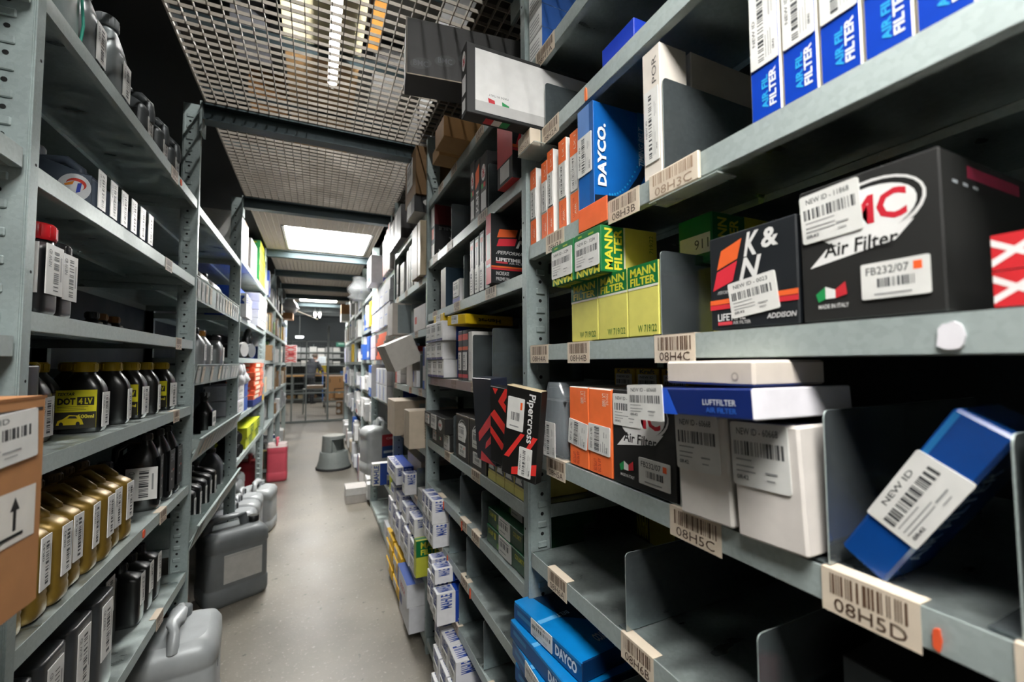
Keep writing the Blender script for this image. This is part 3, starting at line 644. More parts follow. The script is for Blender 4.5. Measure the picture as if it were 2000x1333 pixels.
carton('flat beige box with a small ring mark on top of the blue carton', (.12, .138, .030), (.505, .385, 1.360), (math.radians(-.5), 0, math.radians(-3)), '#d3c9bd', ch=.003, deco={'x-': [('e', .82, .36, .035, .17, '#a69c92'), ('e', .82, .36, .022, .11, '#d3c9bd')]})
divider('mirror like steel divider beside the leaning blue box', 'R', .285, 1.168, .165, .36)
carton('slim blue box leaning diagonally with a large white sticker on the lower near shelf', (.085, .044, .186), (.56, .262, 1.178), (math.radians(31.5), 0, 0), '#0b3f86', rough=.25, ch=.003,
       deco={'x-': [('r', .05, .55, .16, .98, '#1d6aa6'), ('poly', [(.05, .55), (.16, .55), (.16, .98), (.05, .98)], '#1d6aa6')], 'y-': [('t', .1, .15, .4, .8, 'AIR FILTER', '#9fb4c0', 90, .0)]}, st=[('x-', -.02, .28, 1.02, .73, 90, 'id', 'NEW ID')], name='belt_box')
divider('steel divider at the right end of the lower near shelf', 'R', .146, 1.168, .16, .36)
for i in range(2): RB(['pale box at the right end of the lower near shelf, lower one', 'pale box at the right end of the lower near shelf, upper one'][i], .05, .140, 1.168 + i * .082, .08, '#cfc6bb', d=.2)
for i in range(3):
    RB('small yellow box with a white sticker deep above the orange boxes, %s from the left' % ORD[i], .84 - .085 * i, .92 - .085 * i, 1.30, .07, '#c9a914', x=.72, d=.14, st=[('x-', .1, .1, .9, .8, 0, 'id', 'NEW ID')], deco={'x-': [('t', .1, .82, .9, .97, 'Kraft', '#22221e', 0, .03)]}, group='small yellow filter boxes set far back')
RB('dark carton deep on the lower near shelf carrying the small yellow boxes', .66, .93, 1.168, .13, '#15171a', x=.72, d=.16)
# plastic bags with dark filters
M_BAG = mat('#aab4ba', .12, var=.1, scale=14, bump=.8, alpha=.26, spec=.9)
def bag(label, x, y, z, sx, sy, sz, seed, st=None, rot=(0, 0, 0)):
    t = thing('plastic_bag', label, 'plastic bag', (x, y, z), rot, group='filters wrapped in clear plastic'); r = random.Random(seed)
    mb = MB(); mb.box(-sx * .36, sx * .4, -sy * .36, sy * .36, .004, sz * .78, mat('#101214', .6), .004); mb.build('filter', t)
    mb = MB(); S = []
    for k in range(7):
        q = k / 6; w = (1 - .25 * q ** 3); S.append((q * sz + .002, sx / 2 * w * r.uniform(.93, 1.05), sy / 2 * (1 - .5 * q ** 4) * r.uniform(.92, 1.06), r.uniform(-.004, .004), r.uniform(-.003, .003), 4))
    mb.loft(S, M_BAG, 20, caps=False); w = mb.build('wrapping', t)
    if st: sticker(t, Face(mb, (-sx / 2 - .002, sy / 2, 0), (0, -1, 0), (0, 0, 1), sy, sz), *st, style='id', seed=seed, title='NEW ID - 10116')
    return t
bag('clear plastic bag around a dark filter, hanging over the shelf edge beside the orange boxes', .57, .868, 1.170, .18, .115, .17, 5, st=(.5, .05, .95, .5, 90))
# pleated light: white scrap, deep boxes
mb = MB(); mb.face([(.62, .74, .9135), (.632, .728, .9135), (.66, .735, .914), (.655, .76, .9135), (.63, .765, .9135)], mat('#dcdcd8', .7)); tag(mb.build('paper_scrap'), 'small torn white paper scrap on the empty shelf', 'paper scrap')
for i in range(3):
    RB('yellow and green box turned upside down deep behind the near post, %s from below' % ORD[i], .80, .95, .912 + i * .072, .07, '#8f8c20', x=.80, d=.15,
       deco={'x-': [('r', 0, 0, .42, 1, '#0a1c10'), ('t', .1, .1, .38, .9, 'MANN', '#a8a428', 180, .02)]}, group='upside down oil filter boxes set far back')
divider('steel divider on the empty shelf, left one with a scuffed floor beside it', 'R', .622, .912, .135, .40)
divider('steel divider on the lowest visible near shelf, in front of a dark red lettered box', 'R', .372, .912, .135, .40)
RB('dark box with a red corner mark in the shadow at the bottom right', .10, .33, .912, .11, '#120f12', x=.60, d=.25, deco={'x-': [('poly', [(0, 0), (0, .55), (.22, .3), (.2, 0)], '#b5203a'), ('t', .5, .2, .9, .35, 'FILTER', '#3a3c44', 0, 0)]})
# blue belt boxes in a fanned pile, shelf 08H7
for i, (zz, dx, a, w) in enumerate(((0, .0, 4, .27), (.044, -.014, -3, .27), (.088, -.006, 2, .27), (.132, .012, 6, .26))):
    carton('flat blue belt box in the fanned pile by the near post, %s from below' % ORD[i], (.17, w, .041), (.545 + dx, .845 + .01 * i, .622 + zz), (0, 0, math.radians(a)), '#0878bd', rough=.3, ch=.002, name='belt_box', group='blue timing belt boxes',
       fm={'y-': '#0a2b52'}, deco={'x-': [('r', 0, 0, 1, .8, '#0a4d86'), ('t', .66, .2, .94, .75, 'DAYCO', '#dfe6ec', 180 * 0, .04), ('r', .06, .35, .3, .6, '#2f78a8')],
       'z+': [('poly', [(.35, .55), (1, .2), (1, 1), (.25, 1)], '#072a48'), ('r', .0, .56, .3, .61, '#5aa6d8'), ('t', .3, .56, .5, .61, 'BELT', '#cfe2f0', 180, .02), ('t', .42, .12, .66, .22, 'DAYCO', '#dfe6ec', 180, .04)]},
       st=[('x-', .30, .05, .62, .95, 0, 'id', 'NEW ID')] if i in (1, 3) else None)
divider('short steel divider next to the fanned blue belt boxes', 'R', .690, .62, .15, .36)
# ---- second bay (08G)
def black_top(label, size, loc, rot): return carton(label, size, loc, rot, '#17181a', name='air_filter_box', group='air filter boxes in the top right shelves', deco={'y-': [('r', .01, .0, .99, .02, '#a89a84'), ('r', .0, .0, .012, 1, '#6d675c')] + [q for k in range(5) for q in (('e', .12 + .2 * k, .22 + .12 * (k % 3), .09, .1, '#2a2c2f', 12), ('t', .06 + .2 * k, .17 + .12 * (k % 3), .18 + .2 * k, .27 + .12 * (k % 3), 'BMC', '#4a4d52', 0, .02))]}, flap='x-')
black_top('black embossed air filter box hanging far out over the aisle at the top', (.34, .10, .165), (.39, 1.19, 2.193), (0, 0, math.radians(-8)))
carton('brown carton lying on the top right shelf under the black box overhang, larger one', (.26, .12, .075), (.53, 1.50, 2.193), (0, 0, 0), CRD, fm={'z-': '#96703c'}, name='cardboard_box', group='brown cartons on the top right shelves')
carton('brown carton lying on the top right shelf, smaller one behind the larger', (.26, .10, .05), (.55, 1.63, 2.193), (0, 0, 0), '#94703f', name='cardboard_box', group='brown cartons on the top right shelves')
RB('black air filter box with orange stripes on the second bay shelf 08G2, nearest the post', 1.03, 1.138, 1.89, .21, '#111417', x=.478, d=.22, name='air_filter_box', group='black air filter boxes', fm={'z-': '#b5252c'},
   deco={'y-': d_kn()[:5] + [('r', 0, .4, 1, .44, '#e2622c'), ('r', 0, .36, 1, .395, '#c92c38'), ('t', .5, .46, .95, .54, 'LIFETIME', '#d8d8d8', 0, .02)], 'x-': [('r', .0, .3, 1, 1, '#c9353c'), ('r', .2, .05, .8, .28, '#d8d8d6')]})
for i, (a, b, h) in enumerate(((1.285, 1.350, .20), (1.353, 1.402, .205), (1.405, 1.452, .22))):
    RB('slim black upright air filter box on shelf 08G2, %s beyond its divider' % ORD[i], a, b, 1.89, h, '#131416', x=.503, d=.22, name='air_filter_box', group='slim black upright filter boxes',
       deco={'x-': [('r', .15, .05, .85, .35, '#d4d4d2'), ('e', .5, .68, .3, .14, '#d4d4d2'), ('t', .3, .6, .7, .78, 'BMC', '#b52a34', 90, .02), ('r', .2, .42, .5, .5, '#2a9a54'), ('r', .5, .42, .8, .5, '#c43a3a')] if i != 1 else [('poly', [(.1, .5), (.9, .6), (.9, .9), (.1, .8)], '#e2622c'), ('t', .25, .1, .75, .45, 'K&N', '#d8d8d8', 90, .03)]})
divider('steel divider on shelf 08G2 beside the slim black boxes', 'R', 1.275, 1.89, .15, .3)
divider('steel divider on shelf 08G2 in front of the dark red upside down box', 'R', 1.695, 1.89, .16, .3)
RB('dark red and black box standing upside down at the end of shelf 08G2', 1.966, 2.035, 1.89, .25, '#15171a', x=.503, d=.2, name='air_filter_box', group='black air filter boxes',
   deco={'y-': [('r', 0, .62, 1, 1, '#5e1418'), ('t', .1, .52, .9, .58, 'WASHABLE', '#8f9194', 180, .02), ('t', .35, .3, .95, .4, 'POWER', '#d0d0d0', 180, .03), ('t', .5, .18, .95, .28, 'FLOW.', '#d0d0d0', 180, .03), ('t', .1, .0, .6, .14, 'K&N', '#d0d0d0', 180, .04)], 'x-': [('r', .1, .6, .9, .97, '#d4d4d2'), ('r', .2, .35, .8, .55, '#d4532c'), ('r', .1, .02, .9, .25, '#d4d4d2')]})
RB('tall black and red air filter box with performance lettering on shelf 08G3', 1.203, 1.247, 1.63, .218, '#121619', x=.484, d=.2, name='air_filter_box', group='black air filter boxes',
   deco={'x-': [('r', 0, 0, 1, 1, '#cf4048'), ('r', .1, .35, .9, .72, '#d8d8d6'), ('r', .1, .24, .9, .28, '#d8d8d6')],
         'y-': [('poly', [(.14, .78), (.10, .66), (.42, .69), (.46, .80)], '#e2622c'), ('poly', [(.13, .64), (.09, .53), (.40, .56), (.44, .67)], '#d42c3c'), ('t', .46, .66, .72, .82, 'K&', '#d6d6d4', 0, .03, .3), ('t', .42, .53, .68, .65, 'N', '#d6d6d4', 0, .03, .3),
                ('t', .08, .42, .72, .47, '/PERFORMANCE', '#d6d6d4', 0, .01, .3), ('t', .08, .32, .5, .37, 'LIFETIME', '#e0e0e0', 0, .04), ('r', .08, .29, .28, .315, '#c9404a'), ('t', .3, .285, .6, .312, 'AIR FILTER', '#d0d0d0', 0, .01),
                ('r', 0, .225, 1, .25, '#e2622c'), ('r', 0, .195, 1, .22, '#c92c38'), ('t', .08, .12, .3, .17, 'INCREASE', '#c0c0c0', 0, .01), ('t', .08, .04, .3, .09, 'PREMIUM', '#c0c0c0', 0, .01)]})
for i, (a, b, h) in enumerate(((1.262, 1.305, .21), (1.314, 1.36, .205), (1.363, 1.408, .2), (1.415, 1.46, .2))):
    RB('slim upright box with long sticker on shelf 08G3, %s beyond the tall red spined box' % ORD[i], a, b, 1.625, h, '#2a2b2d', d=.2, group='slim upright boxes with long stickers',
       deco={'x-': [('r', .1, .02, .8, .95, '#cfcfcd'), ('r', .3, .5, .6, .9, '#6a6c70'), ('r', .2, .82, .7, .9, '#c98078')]}, st=[('x-', .05, .02, .95, .45, 90, 'far')])
divider('speckled steel divider on shelf 08G3', 'R', 1.53, 1.625, .17, .3)
RB('small white and purple box on shelf 08G3', 1.58, 1.675, 1.625, .09, '#d6d6d8', d=.08, deco={'x-': [('r', 0, 0, 1, .2, '#4a4aa0')]}, st=[('x-', .1, .25, .9, .95, 0, 'far')])
RB('pale grey box with dark blue side at the far end of shelf 08G3', 1.777, 1.86, 1.625, .175, '#bfb9b0', d=.16, fm={'y-': '#2b4458'})
# 08G4
n = 0
for r_, (zz, hh) in enumerate(((1.322, .078), (1.401, .078), (1.480, .084))):
    for c_ in range(3):
        a = 1.765 + c_ * .095 - (.0, .0, .02)[r_]
        RB('white fronted sticker covered box on shelf 08G4, %s row up, %s from the near side' % (ORD[r_], ORD[c_]), a, a + .093, zz, hh, '#e0e0e0', x=.492 - .006 * r_, d=.12, group='white fronted boxes in a block on shelf 08G4',
           fm={'y-': '#d9d9dc'}, deco={'y-': [('r', .5, 0, 1, 1, '#1c3f9c')], 'x-': [('r', 0, 0, 1, .12, '#4a4f8c')]}, st=[('x-', .05, .12, .93, .96, 0, 'far')])
for i, (a, b) in enumerate(((1.483, 1.548), (1.552, 1.60))):
    RB(['upright black and orange box on shelf 08G4, nearer one', 'upright black and orange box on shelf 08G4, farther one'][i], a, b, 1.32, .188, '#16181b', d=.18, group='upright black and orange boxes',
       deco={'x-': [('r', 0, .8, 1, .92, '#e24a34'), ('r', 0, .6, 1, .67, '#e2622c'), ('r', .0, .05, 1, .12, '#c43c44')]}, st=[('x-', .1, .2, .8, .56, 90, 'far')])
RB('upright white box with thin print on shelf 08G4', 1.438, 1.48, 1.32, .178, '#d6d4d0', d=.2, deco={'x-': [('t', .4, .2, .6, .6, 'PORSCHE', '#6a6866', 90, 0)]})
divider('grey steel divider covering the white box on shelf 08G4', 'R', 1.43, 1.32, .165, .30)
divider('broad grey steel divider nearest the post on shelf 08G4', 'R', 1.245, 1.32, .175, .34)
carton('yellow filter box with upside down lettering on top of the 08G4 boxes, nearer one', (.22, .13, .036), (.58, 1.555, 1.530), (0, 0, math.radians(14)), YEL, deco={'y-': [('t', .25, .2, .72, .75, 'Hengst', '#2a2414', 180, .03)]}, st=[('x-', .25, .1, .6, 1.0, 0, 'far')], group='yellow filter boxes on shelf 08G4')
RB('yellow filter box on top of the white block on shelf 08G4, farther one', 1.78, 1.95, 1.566, .035, YEL, x=.495, d=.14, st=[('x-', .3, .05, .7, .95, 0, 'far')], group='yellow filter boxes on shelf 08G4')
mb = MB(); mb.box(.4975, .4983, 1.43, 2.02, 1.286, 1.319, mat('#8d7b78', .5)); tag(mb.build('lip_tape', bG), 'brown tape strip')
# 08G5
for i, (a, b, z, x) in enumerate(((1.72, 2.08, 1.088, .485), (1.70, 2.00, 1.02, .503))):
    RB(['flat black box with stickers on shelf 08G5, upper of two', 'flat black box with stickers on shelf 08G5, lower of two'][i], a, b, z, .066, '#191918', x=x, d=.24, name='air_filter_box', group='flat black boxes on shelf 08G5',
       deco={'x-': [('e', .8, .5, .09, .34, '#cfcfcd'), ('t', .73, .38, .87, .6, 'BMC', '#b8323a', 0, .02)] if i == 0 else [('r', .42, .4, .46, .6, '#2a9a54'), ('r', .46, .4, .5, .6, '#d4d4d2'), ('r', .5, .4, .54, .6, '#c43a3a')]},
       st=[('x-', .06, .2, .26, .85, 0, 'fb', 'FB'), ('x-', .36 if i == 0 else .68, .05, .62 if i == 0 else .95, 1.0, 0, 'far')])
for i, (a, b) in enumerate(((1.47, 1.628), (1.30, 1.467))):
    RB(['tall black box with round white logo and sticker on shelf 08G5, farther one', 'tall black box with round white logo and sticker on shelf 08G5, nearer one'][i], a, b, 1.02, .168, '#171615', d=.22, name='air_filter_box', group='tall black boxes on shelf 08G5',
       fm={'z+': '#2e2a24'}, deco={'x-': [('r', 0, .97, 1, 1, '#6d6250'), ('r', .97, 0, 1, 1, '#6d6250'), ('e', .5, .66, .33, .24, '#cfcfcd'), ('e', .52, .68, .3, .21, '#171615'), ('e', .5, .64, .32, .2, '#c9c9c7')]},
       st=[('x-', .2, .42, .72, .78, 0, 'far'), ('x-', .24, .1, .74, .34, 0, 'fb', 'FB')])
divider('pale steel divider between the flat and the tall black boxes on shelf 08G5', 'R', 1.66, 1.02, .155, .3)
for i in range(4):
    a = 1.022 + i * .066
    RB('small box printed with car photographs under the leaning boxes, %s from the perforated post' % ORD[i], a, a + .065, 1.02, .105, '#c9be6a', d=.2, group='small boxes with car photographs',
       deco={'x-': [('r', .03, .3, .97, .98, '#3a3e3c'), ('e', .45, .6, .36, .2, '#8d9290'), ('e', .45, .58, .25, .12, '#2a2c2c'), ('poly', [(.1, .35), (.8, .35), (.6, .5), (.2, .48)], '#c9c9c4'), ('r', .45, .65, .55, .85, '#b23a3a'), ('r', .0, .0, 1, .22, '#d6cf6c')]})
def stripes(dark=False):
    R1 = '#e0342f' if not dark else '#e8484c'
    return [('poly', [(0, .62), (.16, .70), (.75, .46), (.60, .38)], R1), ('poly', [(.0, .48), (.0, .38), (.42, .2), (.5, .28)], R1), ('poly', [(.55, 1), (.75, 1), (.5, .82), (.9, .66), (.75, .6), (.3, .82)], R1), ('poly', [(.1, .98), (.3, .98), (.2, .9)], R1)]
carton('dark navy box with thick red slanted stripes jutting out over the aisle', (.05, .125, .235), (.462, 1.130, 1.112), (0, math.radians(-4), math.radians(4)), '#161b2a', rough=.4, name='air_filter_box', group='black and red striped filter boxes', 
       deco={'x-': [('poly', [(.18, .22), (.18, .33), (.9, .6), (1, .6), (1, .5)], '#e2484e'), ('poly', [(.5, .16), (.56, .24), (1, .4), (1, .3)], '#e2484e'), ('poly', [(.2, .0), (.28, .12), (1, 0)], '#e2484e')]})
carton('black box with broad red zigzag stripes standing behind the leaning lettered box', (.03, .13, .20), (.452, 1.005, 1.125), (math.radians(4), math.radians(-3), math.radians(10)), '#141414', rough=.4, name='air_filter_box', group='black and red striped filter boxes', deco={'x-': stripes(), 'y-': [('r', .3, .1, .8, .6, '#e0342f')]})
carton('black box with red stripes and vertical lettering, leaning out in front of the post', (.022, .10, .205), (.425, .882, 1.13), (math.radians(8), math.radians(-3), math.radians(24)), '#131312', rough=.4, name='air_filter_box', group='black and red striped filter boxes', fm={'z+': '#b9a98a'},
       deco={'x-': [('poly', [(.3, .02), (.3, .1), (1, .22), (1, .1)], '#e0342f'), ('poly', [(.05, .2), (.2, .2), (.62, .5), (.5, .5)], '#e0342f'), ('poly', [(.5, .2), (.6, .2), (.98, .5), (.85, .5)], '#e0342f'), ('t', .62, .42, .86, .95, 'Pipercross', '#d8d8d6', 270, .02)]},
       st=[('x-', .08, .52, .56, .88, 0, 'fb', ''), ('x-', .5, .04, .86, .36, 90, 'id', 'NEW ID')])
# 08G6
for i in range(2):
    RB(['dark box with pale stickers at the far end of shelf 08G6, lower one', 'dark box with pale stickers at the far end of shelf 08G6, upper one'][i], 1.62 + .0 * i, 1.86, .812 + .066 * i, .064, '#222426', x=.60, d=.2, name='air_filter_box',
       deco={'x-': [('e', .85, .5, .1, .35, '#8d8d8c'), ('t', .79, .4, .91, .6, 'BMC', '#8c3238', 0, .02)]}, st=[('x-', .2, .1, .5, .95, 0, 'far'), ('x-', .52, .1, .7, .8, 0, 'fb', '')], group='dark boxes on shelf 08G6')
divider('steel divider on shelf 08G6 beside the dark boxes', 'R', 1.578, .812, .145, .34)
divider('steel divider on shelf 08G6 left of the green cartons', 'R', 1.345, .812, .15, .34)
for i, (a, b, z, h, x) in enumerate(((1.035, 1.32, .812, .054, .512), (1.06, 1.32, .867, .052, .516), (1.05, 1.30, .920, .05, .55))):
    RB('dark green carton with yellow lettering on shelf 08G6, %s from the bottom' % ORD[i], a, b, z, h, '#0a3f22', x=x, d=.2, group='dark green cartons with yellow lettering', fm={'z+': '#0d5230'},
       deco={'x-': [('t', .05, .55, .2, .85, 'CHAMP', '#b8b42c', 0, .02), ('r', .22, .5, .27, .85, '#b8b42c'), ('t', .76, .55, .97, .8, 'COLUMITY', '#b8b42c', 0, .02), ('r', .3, .1, .4, .4, '#5a8a2c')]}, st=[('x-', .36, .02, .68, 1.0, 0, 'far')])
divider('steel divider on shelf 08G7, farther one', 'R', 1.72, .61, .15, .34)
divider('steel divider on shelf 08G7, nearer one', 'R', 1.50, .61, .15, .34)
divider('steel divider in the low shelf 08G8, farther one', 'R', 1.59, .40, .155, .34)
divider('steel divider in the low shelf 08G8, nearer one', 'R', 1.33, .40, .155, .34)
def mahle(label, y0, y1, z, h, x, d, big=False, rot=(0, 0, 0), group='white and blue lettered filter boxes', spine=False):
    dx = [('t', .15, .55, .85, .95, 'MAHLE', '#24479c', 90, .02)] if not spine else [('t', .1, .2, .9, .9, 'MAHLE', '#24479c', 0, .03)]
    return RB(label, y0, y1, z, h, '#dcdcde', x=x, d=d, rot=rot, group=group, fm={'y+': '#16409c'},
       deco={'y-': [('r', .42, 0, 1, 1, '#17409e')] + ([('r', 0, 0, .42, 1, '#e0e0e2'), ('t', .08, .5, .34, .96, 'MAHLE', '#24479c', 90, .03), ('t', .5, .78, .9, .9, 'FILTER', '#b9c4dc', 0, .02), ('r', .48, .05, .9, .1, '#b9c4dc'), ('poly', [(.55, .1), (.62, .24), (.68, .12), (.76, .28), (.84, .12), (.9, .1)], '#b9c4dc')]), 'z+': [('r', .42, 0, 1, 1, '#17409e'), ('t', .05, .2, .38, .9, 'MAHLE', '#24479c', 90, .03)],
             'x-': dx}, st=[('x-', .1, .1, .8, .5, 0, 'far')] if not spine else None)
for i in range(2):
    for j in range(3):
        y = 1.79 + j * .065
        mahle('white and blue box at the end of shelf 08G7, %s layer, %s from near' % (ORD[i], ORD[j]), y, y + .062, .612 + i * .098, .096, .455 - .004 * i, .17, group='white and blue boxes on shelf 08G7')
for i, (a, z, h, x) in enumerate(((1.68, .402, .125, .43), (1.745, .402, .13, .435), (1.61, .402, .115, .425), (1.66, .53, .055, .43), (1.75, .535, .05, .44))):
    mahle('white and blue box in the jumble on shelf 08G8, %s from the near side' % ORD[(1, 2, 0, 3, 4)[i]], a, a + .062, z, h, x, .17, group='white and blue boxes on shelf 08G8')
for i in range(3):
    for j in range(3):
        y = 1.42 + j * .10 + .02 * i
        mahle('white and blue box on the bottom right shelf, %s layer up, %s from near' % (ORD[i], ORD[j]), y, y + .097, .082 + i * .092, .088, .43 + .012 * i, .22, rot=(0, 0, math.radians((j * 7 + i * 5) % 9 - 4) * .4), group='white and blue boxes piled on the bottom shelf')
for j in range(2): mahle('tall white and blue box standing nearer than the bottom shelf pile, %s of two' % ['nearer', 'farther'][j], 1.22 + .095 * j, 1.31 + .095 * j, .082, .2, .42, .2, group='tall white and blue boxes on the bottom shelf')
RB('small orange and white box on shelf 08G8 beside the near post', 1.03, 1.06, .402, .12, '#dcdad6', x=.49, d=.12, deco={'x-': [('r', .05, .3, .95, .95, '#e2542c')], 'y-': [('r', .05, .3, .95, .95, '#e2542c')]})
# ------------------------------------------------------------------ left racks: bottles, cans, cartons
bL0, bL1, bL2, bL3 = BAYS['L', -.1], BAYS['L', 1.05], BAYS['L', round(2.235, 2)], BAYS['L', 3.4]
def LBX(label, y0, y1, z, h, col=WH, x=-.484, d=.2, rot=(0, 0, 0), **k):
    return carton(label, (d, y1 - y0 - .002, h), (x - d / 2, (y0 + y1) / 2, z + .0015), rot, col, **k)
def plate(parent, name, loc, U, V, n, deco, col, ns=.0, label=None):
    """printed paper panel lying on a bottle: n = 'x+','y-' or 'x-'"""
    u, nn = {'x+': ((0, 1, 0), (1, 0, 0)), 'y-': ((1, 0, 0), (0, -1, 0)), 'x-': ((0, -1, 0), (-1, 0, 0)), 'y+': ((-1, 0, 0), (0, 1, 0))}[n]
    mb = MB(); c = Vector(loc); u = Vector(u); v = Vector((0, 0, 1)); w = Vector(nn)
    O = c - u * (U / 2); P = [O, O + u * U, O + u * U + v * V, O + v * V]
    Q = [p - w * .002 for p in P]; m = mat(col, .45)
    mb.face(P, m)
    for i in range(4): mb.face([Q[i], Q[(i + 1) % 4], P[(i + 1) % 4], P[i]], m)
    F = Face(mb, O, u, v, U, V)
    for d in deco: getattr(F, d[0])(*d[1:])
    o = mb.build(name, parent)
    if label: o['label'] = label
    return o
def stk(parent, loc, U, V, n, seed=1, vert=True, title='NEW ID'):
    W = [('r', .1, .82 + .05 * k, .8, .84 + .05 * k, '#8a8c8c') for k in range(2)]
    plate(parent, 'sticker', loc, U, V, n, ([('bars', .42, .08, .72, .92, '#3c3e40', 14, seed, True), ('t', .1, .55, .28, .9, title, '#44474a', 90, 0), ('r', .82, .3, .88, .8, '#8a8c8c')] if vert else
          [('bars', .08, .4, .92, .68, '#3c3e40', 14, seed), ('t', .1, .78, .7, .9, title, '#44474a', 0, 0), ('r', .1, .2, .5, .24, '#8a8c8c')]), '#dededb')
def bottle(label, loc, w, d, h, col, cap, rough=.35, capr=.02, caph=.022, nx=0.0, ny=0.0, sh=.25, rz=0.0, group=None, ribs=0, handle=None, name='oil_bottle', cat='bottle', e=5, metal=0.0, cname='cap', taper=0.0):
    """moulded bottle: w along x, d along y; neck offset nx, ny (fractions); sh = shoulder share of the height"""
    t = thing(name, label, cat, loc, (0, 0, rz), group); m = mat(col, rough, metal, .08, 22, .12); mb = MB()
    a, b = w / 2, d / 2; hb = h - caph; zs = hb * (1 - sh); S = [(0, a * .9, b * .88, 0, 0, e), (.006, a * .98, b * .97, 0, 0, e), (.014, a, b, 0, 0, e)]
    if ribs:
        for k in range(ribs):
            z = .03 + (zs - .045) * k / ribs; q = (zs - .045) / ribs
            S += [(z, a, b, 0, 0, e), (z + q * .5, a * .985, b * .95, 0, 0, e)]
    S += [(zs - .004, a * (1 - taper * .3), b, 0, 0, e), (zs, a * (1 - taper * .3), b * .99, 0, 0, e)]
    for k in range(1, 7):
        q = k / 6; s_ = math.sin(q * PI / 2) if k < 6 else 1; f = 1 - (q ** 1.6)
        S.append((zs + (hb - zs - .008) * q, capr * .9 + (a - capr * .9) * f, capr * .9 + (b - capr * .9) * f, nx * a * (1 - f), ny * b * (1 - f), 2 + (e - 2) * f))
    S.append((hb, capr * .9, capr * .9, nx * a, ny * b, 2))
    mb.loft(S, m, 28)
    if handle:    # moulded grip: a flat strap from shoulder to neck
        hx = handle * a
        mb.tube([(nx * a + handle * capr * .5, ny * b, hb - .012), (nx * a * .3 + hx * .55, ny * b, hb - .006), (hx * .86, 0, hb - .03), (hx * .92, 0, zs + .0), (hx * .9, 0, zs - .03)], b * .34, m, 8, rx=1.0)
    mb.build('body', t)
    mc = mat(cap, .4, 0, .06, 20); mb = MB(); n = 24
    V = [(hb - .004, capr, capr, nx * a, ny * b, 2), (hb - .002, capr * 1.06, capr * 1.06, nx * a, ny * b, 2), (h - .004, capr * 1.02, capr * 1.02, nx * a, ny * b, 2), (h, capr * .9, capr * .9, nx * a, ny * b, 2)]
    mb.loft(V, mc, n, smooth=True)
    for k in range(n):
        if k % 2: continue
        th = 2 * PI * k / n; x, y = nx * a + math.cos(th) * capr * 1.04, ny * b + math.sin(th) * capr * 1.04
        mb.box(x - .0012, x + .0012, y - .0012, y + .0012, hb + .001, h - .005, mc)
    mb.build(cname, t)
    return t
def jerrycan(label, loc, w, d, h, col='#a4a8aa', cap='#1a1b1c', rz=0.0, group='plastic canisters on the floor', rough=.4, alpha=1.0, capx=.55, metal=.15, name='jerrycan', seam=True, tilt=(0, 0)):
    """20 litre canister with a moulded top handle; w along x, d along y"""
    t = thing(name, label, 'canister', loc, (tilt[0], tilt[1], rz), group); m = mat(col, rough, metal, .08, 18, .15, alpha=alpha); mb = MB(); a, b = w / 2, d / 2
    hb = h * .87
    S = [(0, a * .86, b * .86, 0, 0, 6), (.012, a * .97, b * .97, 0, 0, 6), (.03, a, b, 0, 0, 6), (hb * .24, a, b, 0, 0, 6), (hb * .255, a * .965, b * .965, 0, 0, 6), (hb * .27, a * .97, b * .97, 0, 0, 6),
         (hb * .74, a * .97, b * .97, 0, 0, 6), (hb * .755, a * .96, b * .96, 0, 0, 6), (hb * .775, a, b, 0, 0, 6), (hb * .90, a * .985, b * .985, 0, 0, 6), (hb * .965, a * .9, b * .9, 0, 0, 5), (hb, a * .72, b * .76, 0, 0, 4)]
    mb.loft(S, m, 36); mb.build('body', t)
    mb = MB(); r = min(a, b) * .14
    mb.tube([(0, -b * .82, hb - .02), (0, -b * .74, h - .02), (0, -b * .5, h - .004), (0, b * .05, h), (0, b * .3, h - .012), (0, b * .38, hb - .01)], r, m, 10, rx=1.5); mb.build('handle', t)
    mb = MB(); mc = mat(cap, .4); c = min(a, b) * .24
    mb.loft([(hb - .02, c * .8, c * .8, 0, b * .66, 2), (hb + .002, c, c, 0, b * .66, 2), (hb + .03, c, c, 0, b * .66, 2), (hb + .034, c * .85, c * .85, 0, b * .66, 2)], mc, 20); mb.build('cap', t)
    return t

# near left bay: big brown carton and clear jug
big = carton('large brown cardboard box with arrow symbol jutting out beside the near left post', (.34, .345, .25), (-.485, .57, 1.102), (0, 0, math.radians(-3)), '#a9764a', name='cardboard_box', rough=.75, ch=.003, flap='x+',
       deco={'x+': [('r', 0, .985, 1, 1, '#8a5c36'), ('r', .70, .34, .96, .58, '#dcd6ce'), ('r', .72, .36, .94, .56, '#a9764a'), ('r', .705, .345, .955, .575, '#dedad2'), ('r', .76, .40, .775, .5, '#1a1a1a'), ('poly', [(.745, .49), (.79, .49), (.7675, .55)], '#1a1a1a'), ('r', .85, .40, .865, .5, '#1a1a1a'), ('poly', [(.835, .49), (.88, .49), (.8575, .55)], '#1a1a1a'), ('r', .75, .37, .9, .385, '#1a1a1a')]},
       st=[('x+', .52, .70, .95, .93, 3, 'id', 'NEW ID')])
t = bottle('clear plastic jug with torn label behind the near left post', (-.56, .90, 1.442), .13, .1, .24, '#8e999c', '#3a3c3e', rough=.2, capr=.018, name='plastic_jug')
stk(t, (.066, -.02, .07), .05, .1, 'x+', 4)
